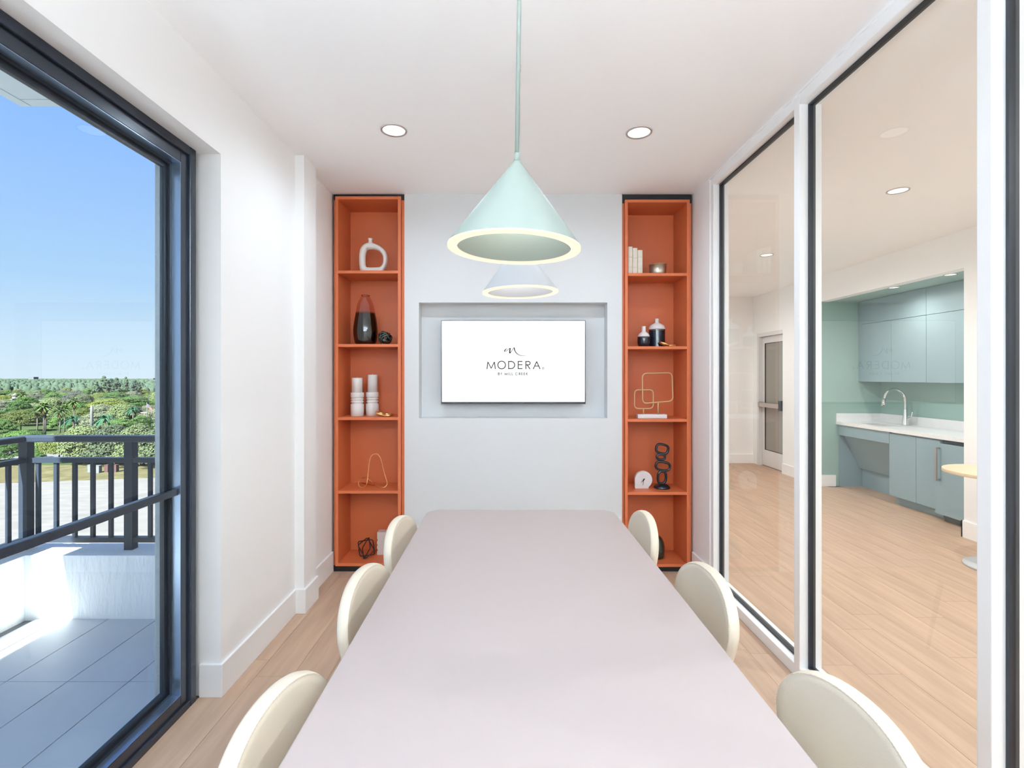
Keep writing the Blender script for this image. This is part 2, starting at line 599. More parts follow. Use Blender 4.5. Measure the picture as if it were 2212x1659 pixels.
# hall beyond the glass
DY0, DY1 = 7.68, 8.47
wh = MB()
wh.box(HALLX, HALLX + 0.12, DY1, 8.6, 0, HC)
wh.box(HALLX, HALLX + 0.12, DY0, DY1, 2.21, HC)
wh.box(HALLX, HALLX + 0.12, 6.79, DY0, 0, HC)
wh.box(HALLX, HALLX + 0.12, 4.64, 6.79, 2.498, HC)
wh.box(HALLX, 5.3, -1.7, 4.64, 0, HC)
struct('wall_hall_right', wh, wall_m)
struct('wall_hall_end', MB().box(1.4, 5.3, 8.6, 8.75, 0, HC), wall_m)
struct('wall_hall_left', MB().box(1.45, 1.545, BY + 0.36, 8.6, 0, HC), wall_m)
wk = MB()
wk.box(HALLX + 0.12, 5.09, 6.79, 6.9, 0, 2.498)
wk.box(5.09, 5.2, 4.5, 6.9, 0, 2.498)
struct('wall_kitchen', wk, sage_m)
struct('ceiling_kitchen', MB().box(HALLX + 0.12, 5.2, 4.64, 6.9, 2.498, 2.6), sage_m)
sg = MB().box(HALLX, HALLX + 0.12, 6.785, 6.79, 0.0, 2.498)
struct('wall_kitchen_return', sg, sage_m)
bb = MB()
bb.box(HALLX - 0.014, HALLX, 6.79, DY0, 0, H)
bb.box(HALLX - 0.014, HALLX, -1.7, 4.654, 0, H)
bb.box(HALLX - 0.014, HALLX + 0.14, 4.64, 4.654, 0, H)
bb.box(1.545, HALLX, 8.586, 8.6, 0, H)
bb.box(HALLX, 4.47, 6.771, 6.785, 0, H)
struct('baseboard_hall', bb, trim_m)

# hall door: narrow-stile leaf with grey glass and a push bar
dr = struct('door_1')
DX = 4.31
d = MB()
d.box(DX - 0.06, DX + 0.06, DY1 - 0.06, DY1, 0, 2.21)
d.box(DX - 0.06, DX + 0.06, DY0, DY1 - 0.06, 2.15, 2.21)
obj('door_frame', d, doorpaint_m, dr)
d = MB()
d.box(DX, DX + 0.045, DY1 - 0.065 - 0.07, DY1 - 0.065, 0.012, 2.145)
d.box(DX, DX + 0.045, DY0 - 0.0, DY0 + 0.012, 0.012, 2.145)
d.box(DX, DX + 0.045, DY0 + 0.012, DY1 - 0.135, 2.04, 2.145)
d.box(DX, DX + 0.045, DY0 + 0.012, DY1 - 0.135, 0.012, 0.27)
obj('door_leaf', d, doorpaint_m, dr)
obj('glass_pane', MB().box(DX + 0.015, DX + 0.03, DY0 + 0.012, DY1 - 0.135, 0.27, 2.04), frost_m, dr)
d = MB()
for a in ((DY0 + 0.012, DY1 - 0.135, 2.032, 2.04), (DY0 + 0.012, DY1 - 0.135, 0.27, 0.278),
          (DY1 - 0.145, DY1 - 0.135, 0.27, 2.04)):
    d.box(DX + 0.006, DX + 0.014, *a)
obj('glazing_bead', d, gasket_m, dr)
d = MB().box(DX - 0.075, DX - 0.03, DY0 + 0.06, DY1 - 0.09, 0.985, 1.055)
pb = obj('push_bar', d, brushed_m, dr)
obj('end_bracket', MB().box(DX - 0.08, DX - 0.001, DY1 - 0.1, DY1 - 0.07, 0.98, 1.06), brushed_m, pb)
obj('latch_case', MB().box(DX - 0.09, DX - 0.001, DY0 + 0.012, DY0 + 0.07, 0.955, 1.11), gasket_m, pb)

# ------------------------------------------------------------------ the big window on the left
wn = struct('window_1')
Y1, Y0, ZT = 2.288, -0.42, 2.517     # opening of the frame


def wframe(profile, name, m):
    """the same stepped section runs round the far jamb, head, sill and near jamb"""
    mb = MB()
    for (e0, e1, xa, xb) in profile:
        mb.box(xa, xb, Y1 - e1, Y1 - e0, e0, ZT - e0)
        mb.box(xa, xb, Y0 + e0, Y0 + e1, e0, ZT - e0)
        mb.box(xa, xb, Y0 + e1, Y1 - e1, ZT - e1, ZT - e0)
        mb.box(xa, xb, Y0 + e1, Y1 - e1, e0, e1)
    return obj(name, mb, m, wn)


o = wframe([(-0.010, 0.031, -1.53, -1.4235)], 'outer_frame', alu_m); bevel(o, 0.004)
o = wframe([(0.031, 0.081, -1.53, -1.4357)], 'sash_frame', alu_m); bevel(o, 0.003)
wframe([(0.0815, 0.0835, -1.474, -1.4357)], 'glazing_stop', stop_m)
wframe([(0.081, 0.096, -1.50, -1.474), (0.096, 0.118, -1.50, -1.484)], 'gasket', gasket_m)
m_ = MB().box(-1.53, -1.4357, 0.90, 0.98, 0.081, ZT - 0.081)
obj('mullion', m_, alu_m, wn)
obj('glass_pane', MB().box(-1.499, -1.489, 0.98, Y1 - 0.081, 0.081, ZT - 0.081), win_g, wn)
obj('glass_pane', MB().box(-1.499, -1.489, Y0 + 0.081, 0.90, 0.081, ZT - 0.081), win_g, wn)
o = obj('guard_bar', MB().box(-1.472, -1.444, Y0 + 0.08, Y1 - 0.081, 0.966, 0.997), alu_m, wn); bevel(o, 0.003)

# ------------------------------------------------------------------ glazed partition on the right
pt = struct('window_2')
PX0, PX1 = 1.436, 1.545
POSTS = [(3.462, 3.512), (2.445, 2.494), (1.478, 1.526), (0.45, 0.50), (-0.6, -0.55), (-1.7, -1.65)]
SZ, HZ = 0.062, 2.820
for ya, yb in POSTS:
    o = obj('mullion', MB().box(PX0, PX1, ya, yb, 0, CEIL - 0.006), frame_w, pt); bevel(o, 0.003)
for i in range(len(POSTS) - 1):
    ya, yb = POSTS[i + 1][1], POSTS[i][0]
    o = obj('sill', MB().box(PX0, PX1, ya, yb, 0, SZ), frame_w, pt); bevel(o, 0.003)
    o = obj('header', MB().box(PX0, PX1, ya, yb, HZ, CEIL - 0.006), frame_w, pt); bevel(o, 0.003)
    g = MB()
    xa, xb, e = 1.477, 1.508, 0.010
    g.box(xa, xb, ya, ya + e, SZ, HZ); g.box(xa, xb, yb - e, yb, SZ, HZ)
    g.box(xa, xb, ya + e, yb - e, SZ, SZ + e); g.box(xa, xb, ya + e, yb - e, HZ - e, HZ)
    obj('gasket', g, gasket_m, pt)
    obj('glass_pane', MB().box(1.487, 1.498, ya + e, yb - e, SZ + e, HZ - e), part_g, pt)
struct('trim_1', MB().box(1.428, 1.50, -1.7, 3.512, CEIL - 0.012, CEIL), trim_m)

# ------------------------------------------------------------------ balcony
bf = struct('floor_balcony', MB().box(-3.27, -1.562, -2.0, 3.42, -0.35, -0.062), grout_m)
tm = MB().box(-0.152, 0.152, -0.3265, 0.3265, -0.012, 0).mesh('tile', tile_m); fixn(tm)
tx = [-1.7485, -2.058, -2.3675, -2.677, -2.98]
for i, x in enumerate(tx):
    for j in range(7):
        y = 2.85 - 0.6565 * j
        if i % 2 == 9: y += 0.3
        o = bpy.data.objects.new('tile', tm); COL.objects.link(o); o.parent = bf
        o.location = (x, y, -0.05)
        if i == 4:
            o.scale = (0.47, 1, 1); o.location.x = -2.98 + 0.07
wbp = MB()
wbp.box(-3.28, -1.562, 3.175, 3.41, -0.35, 0.352)
wbp.box(-3.28, -3.055, -2.0, 3.175, -0.35, 0.352)
struct('wall_balcony', wbp, stucco_m)
cb = MB()
cb.box(-3.30, -1.562, -3.0, 3.40, 3.34, 3.62)
cb.box(-3.30, -3.23, -3.0, 3.40, 3.326, 3.34)
cb.box(-3.22, -1.562, 3.32, 3.40, 3.326, 3.34)
cb.box(-3.22, -1.562, -3.0, 3.31, 3.326, 3.34)
struct('ceiling_balcony', cb, soffit_m)
struct('wall_outside', MB().box(-1.562, -1.532, 3.43, 9.2, -18.5, 8), stucco2_m)

# railing: posts, three rails per side, balusters
RYc, RXc = 3.30, -3.165
rl = thing('balcony_railing', 'dark bronze metal railing with square balusters standing on the white balcony wall', 'railing',
           (RXc, RYc, 0.352))
IX, IY, IZ = -RXc, -RYc, -0.352


def rbox(name, *a):
    mb = MB().box(*a)
    mb.v = [(x + IX, y + IY, z + IZ) for x, y, z in mb.v]
    return obj(name, mb, rail_m, rl)


zt, zm, zb = 1.100, 0.955, 0.40
for nm, x0, x1, y0, y1 in (('end', RXc, -1.57, RYc - 0.0, RYc + 0.0), ('side', RXc, RXc, -2.0, RYc)):
    if nm == 'end':
        o = rbox('top_rail', x0 - 0.045, x1, RYc - 0.04, RYc + 0.04, zt - 0.04, zt); bevel(o, 0.008)
        rbox('middle_rail', x0, x1, RYc - 0.022, RYc + 0.022, zm - 0.032, zm)
        rbox('bottom_rail', x0, x1, RYc - 0.022, RYc + 0.022, zb, zb + 0.032)
    else:
        o = rbox('top_rail', RXc - 0.045, RXc + 0.035, y0, RYc - 0.04, zt - 0.04, zt); bevel(o, 0.008)
        rbox('middle_rail', RXc - 0.022, RXc + 0.022, y0, RYc - 0.022, zm - 0.032, zm)
        rbox('bottom_rail', RXc - 0.022, RXc + 0.022, y0, RYc - 0.022, zb, zb + 0.032)
rbox('post', RXc - 0.027, RXc + 0.027, RYc - 0.027, RYc + 0.027, 0.352, zt - 0.04)
px2 = mx(283, RYc)
rbox('post', px2 - 0.027, px2 + 0.027, RYc - 0.027, RYc + 0.027, 0.352, zt - 0.04)
bmsh = MB().box(-0.0105, 0.0105, -0.0105, 0.0105, zb + 0.03 - 0.352, zm - 0.03 - 0.352).mesh('baluster', rail_m); fixn(bmsh)
for u in (83, 122, 162, 201, 240, 325, 366, 405, 444, 484, 523):
    o = bpy.data.objects.new('baluster', bmsh); COL.objects.link(o); o.parent = rl
    o.location = (mx(u, RYc) + IX, 0, 0)
for k in range(1, 40):
    y = RYc - 0.12 * k
    if y < -1.9: break
    o = bpy.data.objects.new('baluster', bmsh); COL.objects.link(o); o.parent = rl
    o.location = (0, y + IY, 0)
for y in (1.8, 0.2):
    rbox('post', RXc - 0.027, RXc + 0.027, y - 0.027, y + 0.027, 0.352, zt - 0.04)

# ------------------------------------------------------------------ conference table
TX0, TX1, TY0, TY1, TZ = -0.432, 0.592, 0.36, 2.775, 0.75
tcx, tcy = (TX0 + TX1) / 2, (TY0 + TY1) / 2
tb = thing('conference_table', 'long pale pinkish white conference table with rounded corners in the room centre', 'table', (tcx, tcy, 0))
top = MB().prism(rrect(TX1 - TX0, TY1 - TY0, 0.075, 10), 'Z', TZ - 0.032, TZ, smooth=False)
bevel(obj('tabletop', top, table_m, tb), 0.004, 2)
for y in (-0.95, 0.54):
    l = MB().box(-0.27, 0.27, y - 0.02, y + 0.02, 0, TZ - 0.032)
    obj('leg', l, tedge_m, tb)
obj('stretcher', MB().box(-0.02, 0.02, -0.93, 0.52, 0.62, 0.70), tedge_m, tb)


# ------------------------------------------------------------------ chairs
def outline(t, s=1.0):
    zc, Hh, Ww = 0.645, 0.150, 0.222
    n = 2.15
    c, d = cos(t), sin(t)
    y = Ww * math.copysign(abs(c) ** (2 / n), c)
    Hd = Hh if d >= 0 else 0.235
    z = Hd * math.copysign(abs(d) ** (2 / n), d)
    y *= 1 + (0.06 if z > 0 else 0.20) * min(0, z) / Hd
    return y * s, zc + z * s


def backpt(y, z, off):
    x = -0.215 - 0.10 * (z - 0.45) + 0.012 * (y / 0.213) ** 2
    return (x + off, y, z)


def chair_parts():
    N = 72
    prof = [(0.001, .017), (.25, .017), (.5, .0175), (.72, .0185), (.85, .0195), (.93, .0195), (.948, .0178), (.962, .019),
            (.976, .0165), (.99, .010), (1.0, .0), (.99, -.011), (.965, -.018), (.9, -.022), (.7, -.024), (.4, -.024), (.001, -.024)]
    bk = MB()
    for s, off in prof:
        for k in range(N):
            y, z = outline(2 * pi * k / N, s)
            bk.v.append(backpt(y, z, off))
    for i in range(len(prof) - 1):
        for k in range(N):
            k2 = (k + 1) % N
            bk.f.append((i * N + k, i * N + k2, (i + 1) * N + k2, (i + 1) * N + k)); bk.s.append(True)
    bk.f.append(tuple(range(N))); bk.s.append(True)
    bk.f.append(tuple(range((len(prof) - 1) * N, len(prof) * N))); bk.s.append(True)
    stt = MB()
    for row in (0.927, 0.964):
        M = 150
        for k in range(M):
            a0, a1 = 2 * pi * k / M, 2 * pi * (k + 0.55) / M
            p, q = backpt(*outline(a0, row), .0192), backpt(*outline(a1, row), .0192)
            stt.tube([p, q], 0.00055, 4)
    se = MB()
    prs = [(0.001, .475), (.6, .478), (.85, .474), (.95, .462), (1.0, .44), (.97, .415), (.9, .405), (.001, .405)]
    pts = rrect(0.44, 0.43, 0.13, 8)
    n = len(pts)
    for s, z in prs:
        for x, y in pts:
            se.v.append((x * s - 0.01, y * s, z))
    for i in range(len(prs) - 1):
        for k in range(n):
            k2 = (k + 1) % n
            se.f.append((i * n + k, i * n + k2, (i + 1) * n + k2, (i + 1) * n + k)); se.s.append(True)
    se.f.append(tuple(range(n))); se.s.append(True)
    se.f.append(tuple(range((len(prs) - 1) * n, len(prs) * n))); se.s.append(True)
    legs = []
    for sx in (-1, 1):
        for sy in (-1, 1):
            legs.append(MB().tube([(sx * 0.15, sy * 0.15, 0.405), (sx * 0.195, sy * 0.19, 0.0)], 0.013, 10, rr=[0.014, 0.009]))
    fr = MB()
    fr.box(-0.16, 0.16, -0.16, 0.16, 0.395, 0.407)
    return bk, stt, se, legs, fr


CH = [(-0.272, 1.068, -0.10, 'cream leather chair at the near left side of the table, cut by the frame edge'),
      (-0.274, 1.775, -0.10, 'cream leather chair at the middle of the left table side, by the window wall'),
      (-0.286, 2.43, -0.10, 'cream leather chair at the far left table corner, in front of the left bookcase'),
      (0.522, 1.070, pi + 0.10, 'cream leather chair at the near right side of the table, beside the large glass pane'),
      (0.494, 1.80, pi + 0.06, 'cream leather chair at the middle of the right table side, beside the narrow pane'),
      (0.470, 2.55, pi, 'cream leather chair at the far right table corner, in front of the right bookcase')]
bk, stt, se, legs, fr = chair_parts()
chair0 = None
for x, y, rz, lab in CH:
    loc = (x, y, 0)
    if chair0 is None:
        chair0 = thing('upholstered_chair', lab, 'chair', loc, rz, 'chairs around the conference table')
        o = obj('backrest', bk, leather_m, chair0)
        q = obj('stitching', stt, thread_m, o); q['label'] = 'double row of pale stitches along the rim'; q['kind'] = 'stuff'
        obj('seat', se, leather_m, chair0)
        for l in legs:
            obj('leg', l, legmetal_m, chair0)
        obj('seat_frame', fr, legmetal_m, chair0)
    else:
        dup(chair0, loc, rz, lab)


# ------------------------------------------------------------------ bookcases
def bookcase(label, n0, n1, x0, x1, ix0, ix1, ztop, zin, shelves, zbot, zkick, kicktop):
    cx = (n0 + n1) / 2
    t = thing('bookcase', label, 'bookcase', (cx, BY, 0), 0, 'orange built-in bookcases')
    FY, BK = 3.800, 4.105

    def bx(name, m, *a):
        mb = MB().box(*a)
        mb.v = [(x - cx, y - BY, z) for x, y, z in mb.v]
        return obj(name, mb, m, t)
    bevel(bx('side_panel', orange_m, x0, ix0, FY, BK, zbot - 0.022, ztop), 0.0012, 1)
    bevel(bx('side_panel', orange_m, ix1, x1, FY, BK, zbot - 0.022, ztop), 0.0012, 1)
    bevel(bx('top_panel', orange_m, ix0, ix1, FY, BK, zin, ztop), 0.0012, 1)
    bevel(bx('bottom_panel', orange_m, ix0, ix1, FY, BK, zbot - 0.022, zbot), 0.0012, 1)
    for za in shelves:
        bevel(bx('shelf', orange_m, ix0, ix1, FY, BK, za - 0.022, za), 0.0012, 1)
    bx('back_panel', orange_m, ix0 - 0.01, ix1 + 0.01, BK, BK + 0.012, zbot - 0.02, ztop)
    bx('plinth', black_m, n0 + 0.003, n1 - 0.003, FY + 0.02, BK, 0, zbot - 0.022)
    bx('top_filler', black_m, n0 + 0.002, n1 - 0.002, FY + 0.025, FY + 0.05, ztop - 0.02, CEIL - 0.002)
    if x0 - n0 > 0.004:
        bx('side_filler', orange_m, n0 + 0.002, x0 - 0.002, FY + 0.028, FY + 0.05, zbot - 0.022, ztop - 0.02)
    if n1 - x1 > 0.004:
        bx('side_filler', orange_m, x1 + 0.002, n1 - 0.002, FY + 0.028, FY + 0.05, zbot - 0.022, ztop - 0.02)
    return t


fz = lambda v: mz(v, 3.80)
LS = [fz(584.3), fz(743), fz(901.3), fz(1060.2)]
LB = fz(1217)
RS = [fz(589.7), fz(748), fz(905.2), fz(1063)]
RB = fz(1218.8)
bookcase('tall narrow orange bookcase in the niche beside the left wall', NL0 + 0.01, NL1, mx(724, 3.8), mx(865.7, 3.8),
         mx(730.4, 3.8), mx(859.3, 3.8), fz(424), fz(430.3), LS, LB, 0, 0)
bookcase('tall narrow orange bookcase in the niche beside the glass partition', NR0, NR1 - 0.0, mx(1350.3, 3.8), mx(1490.3, 3.8),
         mx(1356.4, 3.8), mx(1483.8, 3.8), fz(431), fz(437.2), RS, RB, 0, 0)

# ------------------------------------------------------------------ television with the logo screen
TVY = 3.862
tvx0, tvx1 = mx(953, TVY), mx(1265, TVY)
tvz0, tvz1 = mz(872.8, TVY), mz(691.6, TVY)
tcx_, tcz_ = (tvx0 + tvx1) / 2, (tvz0 + tvz1) / 2
tv = thing('television', 'flat wall television with a white logo screen in the wall recess', 'television', (tcx_, TVY, tcz_))
hw, hh = (tvx1 - tvx0) / 2, (tvz1 - tvz0) / 2
o = obj('housing', MB().box(-hw, hw, 0.004, 0.034, -hh, hh), tvb_m, tv)
obj('wall_bracket', MB().box(-0.2, 0.2, 0.034, 0.0775, -0.15, 0.15), tvb_m, tv)
bz = MB()
bz.box(-hw, hw, 0, 0.004, -hh, -hh + 0.016); bz.box(-hw, hw, 0, 0.004, hh - 0.006, hh)
bz.box(-hw, -hw + 0.0055, 0, 0.004, -hh + 0.016, hh - 0.006); bz.box(hw - 0.0055, hw, 0, 0.004, -hh + 0.016, hh - 0.006)
obj('bezel', bz, tvb_m, tv)
scr = obj('screen', MB().box(-hw + 0.0055, hw - 0.0055, 0.0015, 0.004, -hh + 0.016, hh - 0.006), screen_m, tv)


def lp(x, y):       # logo drawing units -> screen metres
    u, v = 1040 + x / 14.747, 735 + y / 14.747
    return (mx(u, TVY) - tcx_, mz(v, TVY) - tcz_)


def ribbon(mb, pts, w, y0=0.0007, y1=0.0015, ws=None):
    P = [Vector(lp(*p)) for p in pts]
    n = len(P)
    k = TVY / F / 14.747
    Lp, Rp = [], []
    for i in range(n):
        a = P[max(i - 1, 0)]; c = P[min(i + 1, n - 1)]
        d0 = (P[i] - a).normalized() if i > 0 else (c - P[i]).normalized()
        d1 = (c - P[i]).normalized() if i < n - 1 else d0
        nn = Vector((-(d0 + d1).y, (d0 + d1).x))
        if nn.length < 1e-6: nn = Vector((-d0.y, d0.x))
        nn.normalize()
        c_ = max(0.45, nn.dot(Vector((-d0.y, d0.x))))
        ww = (ws[i] if ws else w) * k / 2 / c_
        Lp.append(P[i] + nn * ww); Rp.append(P[i] - nn * ww)
    for i in range(n - 1):
        q = [Lp[i], Rp[i], Rp[i + 1], Lp[i + 1]]
        vs = [(p.x, y0, p.y) for p in q] + [(p.x, y1, p.y) for p in q]
        mb.add(vs, [(0, 1, 2, 3), (7, 6, 5, 4), (0, 4, 5, 1), (1, 5, 6, 2), (2, 6, 7, 3), (3, 7, 4, 0)])


def arc(cx, cy, rx, ry, a0, a1, n=24):
    return [(cx + rx * cos(radians(a0 + (a1 - a0) * k / n)), cy - ry * sin(radians(a0 + (a1 - a0) * k / n))) for k in range(n + 1)]


mk = MB()
c1 = [tuple(p)[:2] for p in catmull([(806, 268, 0), (780, 285, 0), (745, 320, 0), (733, 352, 0), (765, 352, 0), (830, 315, 0), (890, 262, 0), (918, 252, 0)], 5)]
ribbon(mk, c1, 20, ws=[14 + 16 * max(0, 1 - abs(i - 10) / 10) if i < 18 else 14 for i in range(len(c1))])
c2 = [tuple(p)[:2] for p in catmull([(918, 250, 0), (905, 320, 0), (900, 385, 0), (912, 400, 0), (960, 345, 0), (1005, 270, 0), (1042, 232, 0)], 5)]
ribbon(mk, c2, 20, ws=[36 if i < 14 else max(14, 36 - (i - 14) * 4) for i in range(len(c2))])
c3 = [tuple(p)[:2] for p in catmull([(1042, 232, 0), (1055, 300, 0), (1085, 370, 0), (1140, 430, 0), (1210, 473, 0), (1290, 493, 0), (1360, 494, 0), (1412, 487, 0)], 5)]
ribbon(mk, c3, 20, ws=[max(9, 34 - i * 0.85) for i in range(len(c3))])
obj('logo_mark', mk, ink_m, scr)
lt = MB()
w = 27
ribbon(lt, [(176, 918), (206, 690)], w); ribbon(lt, [(206, 690), (310, 895)], 24); ribbon(lt, [(310, 895), (412, 690)], 24); ribbon(lt, [(412, 690), (442, 918)], w)
ribbon(lt, arc(644, 788, 122, 122, 0, 360, 48), w)
ribbon(lt, [(866, 660), (866, 918)], w)
ribbon(lt, [(866, 674), (940, 674)] + arc(940, 789, 120, 115, 90, -90, 24) + [(866, 904)], w)
ribbon(lt, [(1172, 660), (1172, 918)], w)
for yy, xe in ((673, 1305), (778, 1303), (905, 1305)):
    ribbon(lt, [(1172, yy), (xe, yy)], w)
ribbon(lt, [(1416, 660), (1416, 918)], w)
ribbon(lt, [(1416, 674), (1490, 674)] + arc(1490, 729, 60, 55, 90, -90, 18) + [(1416, 784)], w)
ribbon(lt, [(1460, 790), (1548, 918)], w)
ribbon(lt, [(1650, 918), (1760, 678)], w); ribbon(lt, [(1760, 678), (1868, 918)], w); ribbon(lt, [(1696, 820), (1820, 820)], 24)
obj('lettering', lt, ink_m, scr)
words = {'by': MB(), 'mill': MB(), 'creek': MB(), 'reg': MB()}
st2 = words['by']
w = 15
yt, yb, ym = 1034, 1106, 1068
ribbon(st2, [(532, yt - 6), (532, yb + 6)], w)
ribbon(st2, [(532, yt), (552, yt)] + arc(552, (yt + ym) / 2, 18, 17, 90, -90, 10) + [(532, ym)], w)
ribbon(st2, [(532, ym), (556, ym)] + arc(556, (yb + ym) / 2, 20, 19, 90, -90, 10) + [(532, yb)], w)
ribbon(st2, [(612, yt), (634, ym)], w); ribbon(st2, [(656, yt), (634, ym), (634, yb + 6)], w)
st2 = words['mill']
ribbon(st2, [(742, yb + 6), (750, yt + 8)], w); ribbon(st2, [(750, yt + 8), (782, yb)], w); ribbon(st2, [(782, yb), (812, yt + 8)], w); ribbon(st2, [(812, yt + 8), (820, yb + 6)], w)
ribbon(st2, [(858, yt - 6), (858, yb + 6)], w)
ribbon(st2, [(906, yt - 6), (906, yb), (938, yb)], w)
ribbon(st2, [(972, yt - 6), (972, yb), (1002, yb)], w)
st2 = words['creek']
ribbon(st2, arc(1122, 1070, 38, 38, 45, 315, 24), w)
ribbon(st2, [(1198, yt - 6), (1198, yb + 6)], w)
ribbon(st2, [(1198, yt), (1218, yt)] + arc(1218, (yt + ym) / 2 + 1, 18, 18, 90, -90, 10) + [(1198, ym + 2)], w)
ribbon(st2, [(1212, ym + 2), (1238, yb + 6)], w)
for x in (1278, 1354):
    ribbon(st2, [(x, yt - 6), (x, yb + 6)], w)
    for yy in (yt, ym, yb):
        ribbon(st2, [(x, yy), (x + 34, yy)], w)
ribbon(st2, [(1430, yt - 6), (1430, yb + 6)], w); ribbon(st2, [(1470, yt - 4), (1436, ym)], w); ribbon(st2, [(1436, ym), (1474, yb + 6)], w)
st2 = words['reg']
ribbon(st2, arc(1967, 893, 34, 34, 0, 360, 28), 9)
ribbon(st2, [(1956, 912), (1956, 876), (1970, 876)] + arc(1970, 885, 9, 9, 90, -90, 8) + [(1956, 894)], 8)
ribbon(st2, [(1966, 894), (1980, 912)], 8)
for k_ in ('by', 'mill', 'creek'):
    obj('word', words[k_], inkg_m, scr)
obj('trademark_sign', words['reg'], inkg_m, scr)

# outlet plates low on the back wall, half hidden by the table
for u0, vt, lab in ((890, 1137, 'white outlet plate low on the back wall left of the table end'),
                    (1321.5, 1117.5, 'white outlet plate low on the back wall right of the table end')):
    x, z = mx(u0, BY), mz(vt, BY)
    t = thing('outlet', lab, 'outlet', (x + 0.036, BY, z - 0.057))
    bevel(obj('cover_plate', MB().box(-0.036, 0.036, -0.006, 0, -0.057, 0.057), plastic_m, t), 0.002)
    for zz in (0.02, -0.02):
        obj('socket', MB().box(-0.012, 0.012, -0.0075, -0.005, zz - 0.013, zz + 0.013), slot_m, t)


# ------------------------------------------------------------------ pendants and ceiling lights
def pendant(label, u, v, D, R, body_m, lean, rodlean, capr):
    x, z = mx(u, D), mz(v, D)
    t = thing('pendant_lamp', label, 'lamp', (x, D, z))
    hc = R * 1.33
    T = Matrix.Rotation(lean, 4, 'Y')

    def tilt(mb):
        mb.v = [tuple(T @ Vector(p)) for p in mb.v]
        return mb
    sh = MB().lathe([(R * 0.985, 0.004), (R * 0.975, 0.012), (0.0085, hc)], 96, cap=False)
    sh.lathe([(R * 0.852, 0.0045), (0.004, hc - R * 0.25)], 96, cap=False)
    sh.lathe([(R * 0.985, 0.004), (R * 0.852, 0.0045)], 96, cap=False)
    obj('shade', tilt(sh), body_m, t, fix=False)
    rg = MB().lathe([(R * 0.858, 0.016), (R * 0.858, 0.0), (R, 0.0), (R, 0.006), (R * 0.98, 0.007)], 96, cap=False)
    obj('light_ring', tilt(rg), ring_m, t)
    ap = T @ Vector((0, 0, hc - 0.003))
    ld = bpy.data.lights.new('light_source', 'POINT')  # point light added inside the cone to brighten its inner wall
    ld.energy = 0.65; ld.color = (0.95, 0.97, 0.95); ld.shadow_soft_size = 0.0
    lo = bpy.data.objects.new('light_source', ld); COL.objects.link(lo); lo.parent = t
    lo.location = (0, 0, 0.045)
    topz = CEIL - z
    up = Vector((math.tan(rodlean), 0, 1))
    sl = MB().tube([ap, ap + up * 0.024], 0.0079, 16)
    obj('sleeve', sl, body_m, t)
    L = topz - ap.z
    rd = MB().tube([ap + up * 0.02, ap + up * (L - 0.03)], 0.0057, 14)
    obj('rod', rd, body_m, t)
    e = ap + up * (L - 0.03)
    cp = MB().lathe([(capr * .9, 0.0), (capr, 0.004), (capr, 0.030)], 32, c=(e.x, e.y, e.z))
    obj('ceiling_cap', cp, body_m, t)
    return t


pendant('mint green cone pendant with a glowing rim, the nearer lamp', 1110, 539.5, 1.284, 0.170, mint_m, radians(2.0), radians(0.8), 0.055)
pendant('white cone pendant with a glowing rim hanging behind the mint one', 1124, 633, 2.239, 0.170, whiteen_m, radians(-1.2), radians(-0.2), 0.009)


def downlight(label, x, y, zc, r, watt, color, group='recessed downlights'):
    t = thing('ceiling_light', label, 'ceiling light', (x, y, zc), 0, group)
    obj('trim_ring', MB().lathe([(r * 0.86, 0.0), (r * 0.88, -0.004), (r, -0.005), (r * 1.03, 0.0)], 40, cap=False), brushed_m, t)
    obj('lens', MB().lathe([(0.001, -0.0015), (r * 0.5, -0.0015), (r * 0.87, -0.001)], 40, cap=False), lens_m, t)
    ld = bpy.data.lights.new('light_source', 'SPOT')
    ld.spot_size = radians(172); ld.spot_blend = 1.0; ld.shadow_soft_size = 0.0
    ld.energy = watt * 4.6; ld.color = color
    lo = bpy.data.objects.new('light_source', ld); COL.objects.link(lo); lo.parent = t
    lo.location = (0, 0, -0.007)
    return t


dl = 'round recessed ceiling light with a frosted lens, '
downlight(dl + 'left of the pendants', -0.634, 2.83, CEIL, 0.0725, LAMP_W, WARM)
downlight(dl + 'right of the pendants', 0.759, 2.855, CEIL, 0.0725, LAMP_W, WARM)
for x, n in ((-0.634, 'added as unseen fill behind the camera at left'), (0.759, 'added as unseen fill behind the camera at right')):  # extra downlights added out of view to raise the room brightness
    downlight(dl + n, x, -1.0, CEIL, 0.0725, REAR_FILL_W, WARM)
downlight(dl + 'in the hall seen through the large pane', 2.87, 3.66, HC, 0.07, HALL_W, HALLC)
downlight(dl + 'in the hall seen through the narrow pane', 2.92, 5.60, HC, 0.07, HALL_W, HALLC)
downlight(dl + 'in the hall before the glass door', 2.95, 7.5, HC, 0.07, HALL_W * 0.7, HALLC)
downlight(dl + 'in the hall opposite the table', 2.87, 1.72, HC, 0.07, HALL_W, HALLC)
downlight(dl + 'in the hall near the entrance', 2.87, -0.2, HC, 0.07, HALL_W, HALLC)
downlight(dl + 'in the green kitchen soffit above the counter', 4.40, 5.67, 2.498, 0.055, 6.5, (1, 0.96, 0.9))
downlight(dl + 'in the green kitchen soffit near the fridge', 4.40, 4.95, 2.498, 0.055, 3, (1, 0.96, 0.9))


